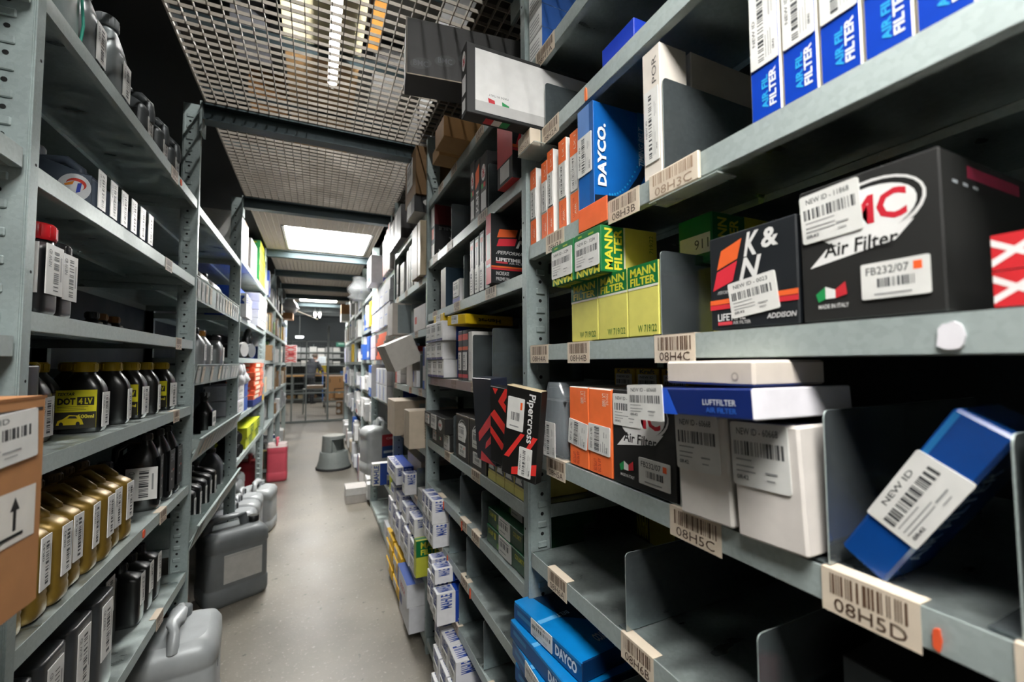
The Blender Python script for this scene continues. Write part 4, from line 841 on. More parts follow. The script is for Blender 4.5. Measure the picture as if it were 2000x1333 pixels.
# ---- shelf at the very top: silver bottles
def gl(i, n): return ORD[i]
t = bottle('clear bottle with a teal edge, first on the top left shelf', (-.56, 1.245, 2.102), .10, .11, .25, '#99a6a6', '#7d8484', capr=.025, group='bottles on the top left shelf', rough=.2)
mb = MB(); mb.tube([(.052, .035, .01), (.054, .045, .08), (.05, .04, .16), (.042, .03, .19)], .003, mat('#2a9c86', .4), 6); mb.build('teal_edge', t)
for i, (y, hh, lab) in enumerate(((1.37, .245, 'silver bottle with a ribbed screw cap, second on the top left shelf'), (1.53, .27, 'silver bottle with ribbed cap and black side panel, third on the top left shelf'))):
    t = bottle(lab, (-.56, y, 2.102), .10, .105 + .02 * i, hh, '#7f8688', '#8b9092', capr=.027, caph=.03, ny=.1, nx=.1, sh=.42, e=3.4, group='bottles on the top left shelf', metal=.3, taper=.2)
    stk(t, (.052, .02, .05), .05, .10, 'x+', 8 + i)
    plate(t, 'panel', (0, -.056 - .01 * i, .06), .06, .09, 'y-', [('r', .2, .1 + .15 * k, .9, .17 + .15 * k, '#8a8e90') for k in range(5)], '#15171a', label='black printed panel')
for i, (y, lab) in enumerate(((1.80, 'dark silver handled bottle with a long sticker, fourth on the top left shelf'), (1.96, 'dark silver handled bottle, fifth on the top left shelf'), (2.11, 'dark silver handled bottle nearest the second post on the top left shelf'))):
    t = bottle(lab, (-.58, y, 2.102), .11, .10, .22, '#4c5052', '#3a3d40', capr=.02, sh=.3, handle=1, nx=-.3, group='bottles on the top left shelf', metal=.3)
    stk(t, (.057, .0, .02), .045, .10, 'x+', 11 + i); plate(t, 'panel', (0, -.052, .03), .07, .1, 'y-', [], '#101113', label='black panel')
# ---- shelf 1.76: blue grey bottles with round emblem
for i in range(6):
    y = 1.44 + i * .072
    t = bottle(('blue grey oil bottle with round swirl emblem, first in the row on the second shelf' if i == 0 else 'blue grey oil bottle with crumpled sticker on the second shelf, %s in its row' % ORD[i]), (-.60, y, 1.762), .17, .066, .175 - .004 * i, '#48525f', '#9aa0a6', capr=.016, caph=.02, nx=-.5, sh=.42, handle=.6, e=3.2, group='blue grey oil bottles on the second shelf')
    stk(t, (.087, 0, .03), .042, .10, 'x+', 20 + i)
    if i == 0:
        plate(t, 'emblem', (.045, -.0345, .035), .065, .07, 'y-', [('e', .5, .5, .5, .5, '#cfd2d4'), ('e', .56, .62, .3, .22, '#c23a2c', -10), ('e', .52, .56, .27, .18, '#cfd2d4', -10), ('poly', [(.2, .6), (.5, .74), (.45, .6), (.24, .54)], '#e08a2c'), ('poly', [(.55, .3), (.68, .36), (.72, .68), (.6, .66)], '#2a3f9c')], '#48525f', label='round white emblem with red, orange and blue swirls')
# ---- shelf 1.488
for i, (y, x) in enumerate(((1.165, -.528), (1.255, -.54))):
    t = bottle(['black bottle with a red cap beside the near left post', 'black bottle with curled white stickers, next to the red capped one'][i], (x, y, 1.49), .08, .07, .185 - .02 * i, '#141517', ['#b3121c', '#1c1d1f'][i], capr=.026, caph=.03, ny=.3, nx=.3, sh=.2, group='black bottles on the third left shelf')
    stk(t, (.045, 0, .04), .06, .1, 'x+', 31 + i, title='NEW ID'); stk(t, (0.01, -.037, .04), .05, .1, 'y-', 33 + i)
for i, (y, c) in enumerate(((1.98, '#1a1b1d'), (2.02, '#8a5c22'), (2.10, '#9a6a2a'))):
    bottle(['small bottle with a black cap at the far end of the third left shelf', 'small bottle with a gold cap at the far end of the third left shelf', 'small bottle with a gold cap nearest the second post, third left shelf'][i], (-.72, y + .03 * i, 1.49), .05, .05, .085, '#15171a', c, capr=.018, caph=.02, group='small capped bottles at the shelf end')
# ---- shelf 1.212: brake fluid bottles with yellow caps
t = bottle('big black oil jug with blue and lime label partly behind the brown cardboard box', (-.60, 1.185, 1.214), .16, .10, .215, '#0d0e10', '#15171a', capr=.02, sh=.1, e=5, nx=-.5)
plate(t, 'front_label', (.02, -.052, .01), .13, .14, 'y-', [('r', 0, 0, .9, .42, '#a6b02c'), ('t', .55, .48, .9, .58, 'OIL', '#cfd6da', 0, .02), ('r', 0, .6, .7, 1, '#12386c'), ('t', .6, .06, .85, .2, '1L', '#1a1b1c', 0, .03)], '#0f1a24', label='blue and lime printed label')
DOT = [('r', 0, .44, 1, 1, '#cfc726'), ('t', .05, .86, .45, .94, 'TEXTAR', '#1c1c1a', 0, .03, .3), ('t', .05, .62, .48, .8, 'DOT', '#1c1c1a', 0, .05), ('r', .52, .6, .94, .82, '#1c1c1a'), ('t', .56, .63, .9, .79, '4 LV', '#cfc726', 0, .04),
       ('r', .05, .56, .8, .575, '#6c6a1c'), ('r', .05, .52, .7, .535, '#8c8a2c'), ('r', .05, .48, .75, .495, '#8c8a2c'), ('r', 0, 0, 1, .43, '#26241a'), ('poly', [(.04, .1), (.08, .22), (.2, .26), (.34, .36), (.55, .34), (.66, .22), (.7, .1)], '#c9b41e'), ('poly', [(.3, .27), (.36, .33), (.5, .32), (.55, .26)], '#2a2c2c'), ('e', .16, .12, .05, .06, '#1a1a1a'), ('e', .56, .12, .05, .06, '#1a1a1a'), ('t', .55, .26, .95, .36, '500ml', '#d0c43a', 0, .03)]
def brake(label, x, y, rz, front=True, seed=1):
    t = bottle(label, (x, y, 1.214), .088, .062, .182, '#0c0d0e', '#c2a40f', capr=.0245, caph=.022, sh=.34, e=4.5, rz=rz, group='black bottles with yellow caps', rough=.28)
    if front: plate(t, 'front_label', (-.004, -.033, .012), .078, .098, 'y-', DOT, '#cfc726', label='yellow label with black lettering')
    else:
        plate(t, 'back_label', (-.02, -.033, .015), .04, .09, 'y-', [('r', .1, .1 + .1 * k, .9, .14 + .1 * k, '#7c7f80') for k in range(8)], '#1c1d1e', label='dark printed back label')
    stk(t, (.0455, .0, .012), .05, .09, 'x+', seed); return t
brake('yellow capped black bottle with two dark labels, nearest the big jug', -.60, 1.335, 0, False, 40)
for i, (x, y, f) in enumerate(((-.555, 1.50, True), (-.555, 1.66, False), (-.555, 1.80, True), (-.555, 1.93, False), (-.55, 2.09, True))):
    brake(['black brake fluid bottle with yellow cap and bright car label, front of the row', 'yellow capped black bottle right behind the one with the car label', 'yellow capped black bottle third along the front row', 'yellow capped black bottle fourth along the front row', 'yellow capped black bottle closest to the second left post'][i], x, y, math.radians(4 - 3 * i) if f else math.radians(8), f, 41 + i)
for i, (x, y) in enumerate(((-.69, 1.40), (-.66, 1.52), (-.66, 1.70), (-.66, 1.86), (-.78, 1.50), (-.78, 1.68))):
    brake('yellow capped black bottle standing behind the front row, %s from the near end' % ORD[i], x, y, 0, False, 50 + i)
# ---- shelf .88: gold bottles
gp = None
for i in range(8):
    y = 1.125 + i * .0735
    t = bottle('gold ribbed oil bottle with barcode sticker, %s in the row from the near end' % ORD[i], (-.572 + .004 * (i % 3), y, .882), .15, .070, .232, '#7f6526', '#5d4a20', capr=.018, caph=.018, nx=-.55, sh=.26, e=4.2, ribs=9, group='gold oil bottles in a row', metal=.35, rough=.38, rz=math.radians((i * 5) % 7 - 3), handle=.55)
    stk(t, (.0765, .002, .055), .040, .105, 'x+', 60 + i, title='0R42')
    if i == 0: plate(t, 'front_label', (-.01, -.0365, .10), .07, .06, 'y-', [('r', .1, .1, .9, .4, '#24408c'), ('t', .1, .5, .8, .85, '50', '#1a1a1a', 0, .02)], '#cfd0d2', label='white and blue label')
t = bottle('black bottle with tall sticker between the gold row and the big black bottles', (-.60, 1.775, .882), .10, .075, .20, '#0f1011', '#15171a', capr=.018, sh=.25, group='black oil bottles on the fourth left shelf'); stk(t, (.052, 0, .03), .05, .1, 'x+', 70)
for i, (x, y, rz) in enumerate(((-.565, 1.93, 8), (-.56, 2.04, 0), (-.56, 2.14, 0))):
    t = bottle('large glossy black oil bottle with moulded grip, %s beyond the gold row' % ORD[i], (x, y, .882), .135, .09, .262, '#0c0d0e', '#111213', capr=.017, caph=.02, sh=.42, e=3.2, nx=.35, handle=-.9, rough=.22, rz=math.radians(rz), group='black oil bottles on the fourth left shelf')
    if i == 0: stk(t, (.02, -.047, .04), .085, .11, 'y-', 71, title='NEW ID')
    plate(t, 'side_label', (.069, 0, .03), .06, .15, 'x+', [('t', .2, .72, .8, .92, 'SAE', '#8a8d90', 90, 0), ('r', .3, .45, .5, .5, '#a8a8a8'), ('r', .3, .25, .5, .3, '#a8a8a8'), ('r', .6, .47, .8, .52, '#b0493c')], '#151618', label='dark side label')
# ---- shelf .525
t = bottle('wide black canister with fine print on the low left shelf', (-.66, 1.74, .527), .20, .13, .235, '#101112', '#15171a', capr=.022, sh=.14, e=6, nx=-.6, group='black containers on the fifth left shelf')
plate(t, 'print_panel', (.0, -.067, .02), .17, .17, 'y-', [('r', .2, .8 - .07 * k, .6 + .05 * (k % 3), .82 - .07 * k, '#6a6d70') for k in range(6)] + [('t', .2, .33, .7, .37, '1 Litre', '#a9acae', 0, 0), ('r', .05, .02, .42, .22, '#b9bab8'), ('r', .1, .1, .38, .16, '#4a4c4e')], '#131415', label='black printed panel')
stk(t, (.101, -.01, .10), .06, .11, 'x+', 75)
for i in range(3):
    y = 1.865 + i * .085
    t = bottle('black flat bottle with narrow sticker on the low left shelf, %s behind the wide canister' % ORD[i], (-.58 + .0 * i, y, .527), .12, .07, .20, '#131415', '#17181a', capr=.018, sh=.2, group='black containers on the fifth left shelf'); stk(t, (.062, 0, .06), .035, .1, 'x+', 76 + i)
bottle('dark ribbed drum at the far end of the low left shelf', (-.80, 2.10, .527), .13, .13, .19, '#26292b', '#1c1d1f', capr=.04, sh=.1, e=2, ribs=6, group='black containers on the fifth left shelf')
# ---- base shelf: dark grey jugs
for i in range(4):
    y = 1.14 + i * .125
    t = bottle('dark grey square jug with sticker on the low left shelf, %s from the near post' % ORD[i], (-.59, y, .527), .19, .115, .29, '#3a3d40', '#24272a', capr=.022, caph=.02, nx=-.3, sh=.08, e=7, group='dark grey jugs on the low left shelf'); stk(t, (.097, 0, .09), .06, .14, 'x+', 80 + i)
for k, (y, z) in enumerate(((1.83, 1.76), (1.98, 1.488), (1.98, 1.212), (1.86, .88), (1.86, .525))):
    bin_tag('L', y, y + .075, z, ('09B4', '09C4', '0R54', '0R52', '0R45')[k], bL1, near=True, seed=90 + k)
bin_tag('L', 1.86, 1.94, 2.10, '09A4', bL1, near=True, seed=97)
lip_mark('orange_tag', 1.70, 1.72, .85, .875, '#e2572c', bL1, 'L'); lip_mark('orange_tag', 1.97, 1.99, 2.07, 2.095, '#e2572c', bL1, 'L')
# ---- silver canister at the near left foot, on the floor in the aisle
t = jerrycan('silver jerrycan on the floor at the lower left, in front of the low shelves', (-.455, 2.03, .0), .27, .30, .455, '#b2b7b9', cap='#7a7f82', rz=math.radians(6))
plate(t, 'moulded_text', (.1315, .0, .26), .16, .03, 'x+', [('t', .05, .1, .95, .9, 'CORROSIVE', '#9da2a4', 0, .0)], '#8a8f92')

# ---- third left bay: trays
def tray(z, y0, y1, h, bay, n, flare=.02, tags=True, name='tray_front', np=0):
    """upturned slanting tray lip with a row of tags and small partitions"""
    mb = MB(); X = XL
    for k in range(2):
        pass
    P = [(X + .001, y0, z - .03), (X + .001, y1, z - .03), (X + flare, y1, z + h), (X + flare, y0, z + h)]
    Q = [(p[0] - .003, p[1], p[2]) for p in P]
    mb.face(P, M_LIP); mb.face(Q[::-1], M_LIP)
    for i in range(4): mb.face([Q[i], Q[(i + 1) % 4], P[(i + 1) % 4], P[i]], M_LIP)
    mb.box(X + flare - .007, X + flare + .003, y0, y1, z + h - .002, z + h + .003, M_LIP)
    for k in range(n + 1):
        y = y0 + (y1 - y0) * k / n
        D = .40 if k <= np else .03; mb.face([(X + flare, y, z + h), (X, y, z), (X - D, y, z), (X - D, y, z + h * .9)], M_SHELF)
    o = mb.build(name, bay)
    r = random.Random(int(z * 100))
    if tags:
        m = n * 2; cols = ['#d6cdbd', '#cfd2d0', '#c9ccca', '#d8cfbd']
        for k in range(m):
            if r.random() < .25: continue
            a = y0 + (y1 - y0) * (k + .2) / m; b = a + (y1 - y0) / m * r.uniform(.45, .7); c = mat(r.choice(cols), .6)
            q0, q1 = .12, .9; f = lambda q: (X + .0022 + flare * q * 1.0, z - .03 + (h + .03) * q)
            s = MB(); A, B = f(q0), f(q1); s.face([(A[0] + .001, a, A[1]), (A[0] + .001, b, A[1]), (B[0] + .001, b, B[1]), (B[0] + .001, a, B[1])], c)
            kcol = mat('#5d5048', .6); 
            for l in range(3):
                u0 = a + (b - a) * (.2 + .22 * l); s.face([(A[0] + .0015, u0, A[1] + .03), (A[0] + .0015, u0 + .003, A[1] + .03), (B[0] + .0012, u0 + .003, B[1] - .008), (B[0] + .0012, u0, B[1] - .008)], kcol)
            s.build('barcode_tag', bay)
    return o
tray(1.76 - .06, 2.25, 3.37, .075, bL2, 7, .002)
tray(1.375 - .05, 2.25, 3.37, .06, bL2, 6, .012)
tray(1.0, 2.25, 3.37, .065, bL2, 7, .035, np=1)
tray(.625, 2.25, 3.37, .07, bL2, 6, .035, np=1)
for i in range(2):
    bottle('round shouldered olive grey canister on the top tray shelf, %s' % ['nearer', 'farther'][i], (-.625, 2.72 + .34 * i, 1.762), .19, .27, .165, '#74756c', '#1c1d1f', capr=.028, caph=.02, sh=.55, e=3, group='olive grey canisters on the tray shelf')
for i, (y, x, c, k, hh) in enumerate(((2.56, -.55, '#9a9ea0', '#1c1d1f', .19), (2.70, -.55, '#a3a7a8', '#b57d22', .185), (2.83, -.60, '#a3a7a8', '#b57d22', .18), (3.08, -.56, '#7d8284', '#17181a', .18))):
    t = bottle(['silver bottle with dark cap at the near end of the second tray shelf', 'silver bottle with gold cap on the second tray shelf, front one', 'silver bottle with gold cap on the second tray shelf, rear one', 'round dark silver bottle with black cap on the second tray shelf'][i], (x, y, 1.377), .10, .085 if i < 3 else .13, hh, c, k, capr=.022 if i < 3 else .034, caph=.024, sh=.4, e=3, metal=.3, group='silver bottles on the second tray shelf'); stk(t, (.052, 0, .03), .04, .08, 'x+', 100 + i)
# spray bottle
t = bottle('black trigger spray bottle with white sticker on the third tray shelf', (-.57, 2.93, 1.002), .10, .09, .20, '#0d0e0f', '#15171a', capr=.017, caph=.02, sh=.45, e=2.6, name='spray_bottle', rough=.25)
mb = MB(); mk = mat('#101112', .4); mb.box(-.016, .016, -.014, .06, .198, .225, mk, .004); mb.box(-.011, .011, -.055, -.012, .205, .228, mk, .004); mb.tube([(0, .045, .2), (0, .05, .175), (0, .04, .155)], .006, mk, 8); mb.tube([(0, 0, .22), (0, 0, .245)], .004, mk, 6); mb.build('trigger', t)
stk(t, (.052, -.01, .02), .085, .10, 'x+', 110, False)
for i in range(2): bottle('black bottle in shadow next to the spray bottle, %s one' % ['nearer', 'farther'][i], (-.62, 2.55 + .13 * i, 1.002), .10, .10, .17, '#101112', '#17181a', capr=.018, sh=.35, group='black bottles on the tray shelves')
for i in range(5):
    t = bottle('black slim bottle with white sticker on the fourth tray shelf, %s in its row' % ORD[i], (-.585, 2.52 + .115 * i, .627), .14, .075, .21 - .0 * i, '#111214', '#17181a', capr=.018, sh=.25, nx=-.4, group='black slim bottles in a row on the fourth tray shelf', e=4); stk(t, (.072, 0, .02), .03, .1, 'x+', 112 + i)
    if i == 0: plate(t, 'emblem', (.02, -.039, .10), .05, .03, 'y-', [('t', .05, .1, .95, .9, 'M', '#b0303c', 0, .06, .2)], '#151618', label='red letter mark')
bottle('grey shouldered bottle at the far end of the fourth tray shelf', (-.58, 3.20, .627), .12, .11, .24, '#4a4d50', '#2a2c2e', capr=.025, sh=.4, group='black bottles on the tray shelves')
t = jerrycan('large dark grey jerrycan with a pale blank label below the trays', (-.44, 3.10, .0), .25, .34, .47, '#6d7274', cap='#121314', rz=math.radians(-64), rough=.45)
plate(t, 'blank_label', (.122, .02, .13), .20, .16, 'x+', [('r', .02, .9, .98, .97, '#a9a9a6')], '#b4b4b0', label='pale label')
# open carton with copper jugs
t = carton('torn brown carton tray holding copper brown jugs below the tray shelves', (.30, .26, .10), (-.63, 2.56, .001), (0, 0, math.radians(6)), '#8d6f4a', name='cardboard_box', rough=.8, deco={'x+': [('poly', [(0, 1), (.3, .9), (.6, 1.0), (1, .8), (1, 1.0)], '#b99b70')]})
for i in range(3):
    bottle('copper brown jug standing in the torn carton, %s from the near side' % ORD[i], (-.60 - .05 * (i % 2), 2.48 + .085 * i, .103), .09, .075, .20, '#4e3220', '#17181a', capr=.018, sh=.35, metal=.4, group='copper brown jugs in the torn carton')
# floor canisters further along
def floorcan(lab, x, y, w, d, h, col, cap, rz=0, **k): return jerrycan(lab, (x, y, 0), w, d, h, col, cap, math.radians(rz), **k)
for i, (y, c) in enumerate(((3.53, '#9fa3a5'), (3.72, '#a3a7a9'), (3.91, '#a6aaac'))):
    floorcan('silver jerrycan in the floor row under the fourth left bay, %s from the near end' % ORD[i], -.50, y, .28, .17, .43, c, '#2a2c2e', 90 * 0)
t = floorcan('silver jerrycan with a dark red and blue label at the edge of the left aisle', -.43, 4.22, .27, .26, .40, '#a6aaab', '#8a8f90', -8)
plate(t, 'front_label', (-.06, -.131, .09), .12, .18, 'y-', [('r', 0, .5, 1, 1, '#7d2430'), ('r', 0, 0, 1, .5, '#22386c'), ('poly', [(0, .1), (1, .35), (1, .3), (0, .0)], '#cfd0d2'), ('r', .3, .0, .4, .3, '#cfd0d2'), ('t', .1, .8, .9, .9, 'ANTIFREEZE', '#cfc4c4', 0, .02)], '#7d2430', label='dark red and blue label')
for i, (x, y, z) in enumerate(((-.60, 4.35, .0), (-.62, 4.62, .0))):
    jerrycan('silver can with red cap behind the labelled jerrycan, %s one' % ['nearer', 'farther'][i], (x - .06, y, .0), .2, .22, .45, '#a3a7a8', '#b3242a', group='red capped silver cans')
t = floorcan('translucent pink filled canister standing on the floor beyond the silver cans', -.40, 5.86, .22, .20, .50, '#b84a58', '#c9ccca', 0, rough=.3)
mb = MB(); mb.loft([(.40, .112, .102, 0, 0, 5), (.44, .10, .09, 0, 0, 5)], mat('#c9b9b6', .35), 20); mb.build('clear_top', t)
floorcan('dark red canister behind the fourth left post', -.60, 5.2, .22, .2, .45, '#8c1f2a', '#1c1d1f')
for i in range(2): bottle('crumpled silver bottle on the low shelf above the pink canister, %s' % ['lower', 'upper'][i], (-.56, 5.22 + .16 * i, .702), .12, .12, .27 + .02 * i, '#a9adad', '#8d9192', capr=.03, ribs=5, sh=.3, group='silver ribbed bottles')

# ---- fourth left bay
for i in range(7):
    LBX('green and yellow carton in the tall pile atop the fourth left bay, %s from below' % ORD[i], 4.50, 4.92, 2.132 + i * .056, .055, '#1a7a3c', x=-.48 - .003 * (i % 2), d=.2, fm={'x+': '#c4c23a'}, rough=.5, group='green and yellow cartons piled high',
        deco={'y-': [('r', 0, 0, .0, 0, GRN), ('r', .4, .6, .85, .8, '#bcbf2c')]})
for i in range(5): LBX('white carton in the pile beside the green cartons, %s from the bottom' % ORD[i], 4.08, 4.44, 2.132 + i * .06, .059, '#c9c6c2', x=-.50, d=.2, group='white cartons piled at the top of the fourth left bay')
LBX('white and brown carton at the near end of the top fourth left shelf', 3.50, 3.90, 2.132, .33, '#d3d0cc', x=-.50, d=.22, deco={'x+': [('r', .55, .1, .8, 1, '#a8713c')]})
LBX('big blue carton with white logo panel behind the small white boxes', 3.62, 4.28, 1.717, .235, '#1646b4', x=-.52, d=.2, deco={'x+': [('r', .7, 0, 1, .6, '#d8dadc')]}, name='cardboard_box')
for i in range(3): LBX('white box with blue letter standing in front of the blue carton, %s' % ['nearest', 'middle', 'farthest'][i], 3.52 + .10 * i, 3.61 + .10 * i, 1.717, .17 - .01 * i, '#dfe0e2', x=-.484 + .03, d=.06, deco={'x+': [('r', .15, .8, .85, .85, BLU), ('r', .15, .7, .85, .75, BLU), ('r', .15, .6, .85, .65, BLU), ('r', .75, .6, .85, .85, BLU)], 'y-': [('t', .2, .55, .8, .9, 'M', BLU, 90, .03)]}, group='white boxes with blue letter')
n = 0
for r_ in range(4):
    for c_ in range(3):
        LBX('small white box in the stepped stack next to the blue carton, %s layer, %s along' % (ORD[r_], ORD[c_]), 4.30 + c_ * .20, 4.49 + c_ * .20, 1.717 + r_ * .072, .07, '#d9dbde', x=-.465 + .004 * r_, d=.16, deco={'x+': [('r', .02, 0, .08, 1, '#3a5ab0')]}, group='small white boxes in a stepped stack')
for i in range(3):
    t = thing('air_hose', ['black corrugated hose lying on the middle shelf of the fourth left bay', 'black hose with white end on the middle shelf of the fourth left bay', 'coiled black hose at the back of the fourth left bay'][i], 'hose', (-.56, (4.05, 3.66, 4.5)[i], 1.432), group='black hoses on a left shelf')
    if i < 2:
        mb = MB(); mk = mat('#1b1c1e', .55); mb.tube([(.06, -.0, .06), (-.02, .06, .058), (-.1, .3, .058), (-.12, .45, .058)] if i == 0 else [(.08, 0, .055), (-.1, .1, .055), (-.2, .15, .055)], .055 if i == 0 else .05, mk, 16)
        mb.build('hose', t); mb = MB(); mb.tube([(.085, -.008, .06), (.065, .0, .06)], .057 if i == 0 else .053, mat('#55585a' if i == 0 else '#b9bab8', .5), 16); mb.build('rim', t)
    else:
        mb = MB(); mb.tube([(0, .14 * math.cos(q * PI / 10), .14 + .112 * math.sin(q * PI / 10)) for q in range(20)], .022, mat('#141517', .4), 10, closed=True); mb.build('hose', t)
for i in range(8):
    yj = (i * 37) % 5 * .012
    LBX('orange and cream carton in the tall stack under the hoses, %s from the bottom' % ORD[i], 4.16 + yj, 4.80 + yj * .5, 1.0835 + i * .0385, .037, '#dd5f36', x=-.47 + .004 * (i % 3), d=.2, group='orange and cream cartons in a tall stack', deco={'x+': [('r', .1, .15, .55, .85, '#d9cdb8'), ('r', .8, 0, .84, 1, '#dcd6d0')], 'y-': [('r', .1, .2, .8, .8, '#d9cdb8')]})
LBX('flat dark blue and yellow carton under the orange stack', 4.14, 4.95, 1.027, .055, '#1a2f70', x=-.47, d=.22, deco={'x+': [('r', .8, 0, 1, 1, '#d2a92a')]})
for i in range(2): LBX('white and blue carton at the near end of the orange stack shelf, %s' % ['lower', 'upper'][i], 3.50, 3.98, 1.027 + i * .105, .10, '#c9cad2', x=-.49, d=.2, deco={'x+': [('r', .62, 0, 1, 1, '#30529c')]}, st=[('x+', .1, .15, .5, .9, 0, 'far')], group='white and blue cartons beside the orange stack')
for i in range(5): 
    mb = MB(); r = random.Random(i); mb.loft([(0, .04, .05, 0, 0, 3), (.03, .055, .06, r.uniform(-.01, .01), 0, 3), (.08, .04, .05, 0, 0, 2.5), (.1, .02, .03, 0, 0, 2)], mat('#c3c6c8', .3, bump=.6), 14)
    tag(mb.build('plastic_pouch', None, (-.52, 3.58 + .13 * (i % 3), 1.235 + .065 * (i // 3))), 'crumpled clear white pouch on the white and blue cartons, %s in the heap' % ORD[i], 'pouch', 'crumpled pouches')
for i in range(4):
    LBX('lime and green filter box near the rubber mounts, %s layer, %s' % (['lower', 'upper'][i // 2], ['nearer', 'farther'][i % 2]), 3.92 + .42 * (i % 2), 4.33 + .42 * (i % 2), .722 + .082 * (i // 2), .081, '#bcc620', x=-.49 + .01 * (i // 2), d=.2, group='lime and green filter boxes', deco={'x+': [('r', .5, .1, .95, .95, '#1c5c2c'), ('t', .54, .5, .92, .85, 'MANN', '#b9c22c', 0, .03), ('t', .54, .15, .92, .45, 'FILTER', '#b9c22c', 0, .03)]})
for i in range(3):
    mb = MB(); mk = mat('#131416', .45); mb.tube([(-.06, 0, 0), (-.03, 0, 0), (0, 0, 0), (.05, 0, 0)], .05, mk, 16); mb.tube([(.0, 0, 0), (.07, 0, 0)], .034, mk, 14)
    tag(mb.build('rubber_mount', None, (-.55, 3.56 + .12 * (i % 2) + .06 * (i // 2), .772 + .09 * (i // 2)), (0, 0, math.radians(-20))), 'black round rubber mount beside the lime boxes, %s in the heap' % ORD[i], 'car part', 'rubber mounts')
mb = MB(); mb.box(-.56, -.50, 3.55, 3.70, .7215, .7225, mat('#dcdcd8', .6)); tag(mb.build('paper_sheet'), 'loose white paper on the low shelf by the rubber mounts', 'paper')
# ------------------------------------------------------------------ third and fourth right bays
def FB(label, y0, y1, z, h, col, x=.50, d=.22, **k): return RB(label, y0, y1, z, h, col, x=x, d=d, **k)
FB('black and white box with an oval logo on the top of the third right bay', 2.13, 2.33, 2.152, .085, '#17181a', x=.44, deco={'y-': [('e', .5, .62, .3, .28, '#c9c9c7'), ('t', .3, .5, .7, .75, 'BMC', '#b8323a', 0, .03)], 'z-': [('r', 0, 0, 1, 1, '#b9b9b6')], 'x-': [('r', .1, .1, .6, .9, '#c9c9c7')]}, name='air_filter_box')
FB('tall brown carton standing on the oval logo box, top of the third bay', 2.12, 2.40, 2.24, .25, '#6e5230', x=.445, name='cardboard_box', rough=.75, st=[('x-', .2, .3, .7, .9, 0, 'far')])
FB('grey and black box on the top shelf of the third right bay', 2.62, 2.86, 2.152, .21, '#5c5c5e', x=.46, deco={'x-': [('r', .1, .1, .4, .9, '#c4c4c2')], 'y-': [('r', 0, 0, 1, .3, '#1a1b1c')]})
FB('grey box with a white sticker at the far end of the third bay top shelf', 2.87, 3.03, 2.152, .19, '#55585a', x=.46, st=[('x-', .1, .2, .8, .9, 0, 'far')])
cols = [('brown', '#6e5230'), ('cream', '#b5a68c'), ('dark grey', '#2c2e30'), ('pale grey', '#a6a8a8'), ('white', '#d2d2ce'), ('black', '#17181a')]
for i, (a, b, c, h) in enumerate(((2.125, 2.19, 1, .28), (2.20, 2.33, 0, .28), (2.335, 2.42, 4, .275), (2.44, 2.51, 2, .25), (2.52, 2.57, 3, .25), (2.58, 2.64, 4, .24), (2.72, 2.86, 3, .20), (2.93, 3.0, 5, .23))):
    FB('tall upright %s carton, %s in the file like row of the third right bay' % (cols[c][0], ORD[i]), a, b, 1.83, h, cols[c][1], x=.47 if i < 2 else .50, name='carton_file', group='tall upright cartons like files', deco={'x-': [('r', .2, .1, .8, .4, '#c9c9c4')]} if c in (2, 3, 5) else None)
FB('open white tray box jutting out at the far end of a middle third bay shelf', 2.72, 2.92, 1.562, .20, '#c9c2ba', x=.43, deco={'y-': [('r', .15, .05, 1, .95, '#8d999b')]})
FB('white box with red marks behind dividers in the third right bay', 2.14, 2.42, 1.56, .13, '#cfccca', deco={'x-': [('r', .1, .3, .3, .6, '#c4463c')]})
divider('pale divider in the third right bay beside the white red marked box', 'R', 2.12, 1.56, .19, .3); divider('pale divider in the third right bay next to the open tray', 'R', 2.50, 1.56, .17, .3)
carton('white open carton hanging tilted out of the third right bay', (.16, .20, .15), (.45, 2.42, 1.372), (0, math.radians(-24), math.radians(4)), '#c3bfb8', deco={'x-': [('r', .48, 0, .5, 1, '#6d6a66')], 'z-': [('r', .2, .1, .3, .2, '#2c2c2c'), ('r', .2, .6, .3, .7, '#2c2c2c')]})
for i in range(4): FB('small red and white carton piled in the third right bay, %s from below' % ORD[i], 2.82, 3.02, 1.252 + i * .062, .06, '#cfcccb', deco={'x-': [('r', 0, 0, .3, 1, '#c4574c')], 'y-': [('r', .5, 0, 1, 1, '#b8463c')]}, group='small red and white cartons')
FB('white box with thin print behind the hanging carton, third right bay', 2.45, 2.62, 1.252, .2, '#c4c0ba', deco={'y-': [('t', .3, .2, .8, .3, 'PORSCHE', '#4a4846', 0, 0), ('poly', [(.3, .05), (.6, .05), (.5, .15)], '#a8303a')]})
FB('small white and blue box low beside the thin print box', 2.34, 2.43, 1.252, .09, '#d4d6da', deco={'x-': [('r', 0, .3, .3, 1, '#3658a8')]})
divider('narrow divider left of the small white and blue box', 'R', 2.27, 1.252, .18, .3); divider('narrow divider nearest the second post in the third bay', 'R', 2.20, 1.252, .18, .3)
FB('white and dark blue box against the second post in the third bay', 2.12, 2.19, 1.252, .215, '#cfd0d4', deco={'x-': [('r', 0, .55, .6, 1, '#183a86'), ('r', 0, 0, .6, .2, '#1b58b0')]})
for i, (a, b, z, hh) in enumerate(((2.08, 2.24, .975, .185), (2.50, 2.80, .975, .20))):
    FB(['beige box with vertical print jutting out, nearer of two', 'beige box with vertical print jutting out, farther of two'][i], a + .05, b + .02, z - .013, hh, '#b9ab98', x=.42, d=.26, group='beige boxes jutting out', deco={'y-': [('t', .3, .25, .38, .75, 'PORSCHE', '#5d5850', 90, 0), ('r', .55, .1, 1, .9, '#9aa8a8')], 'x-': [('r', .3, .1, .33, .9, '#8d8274')]})
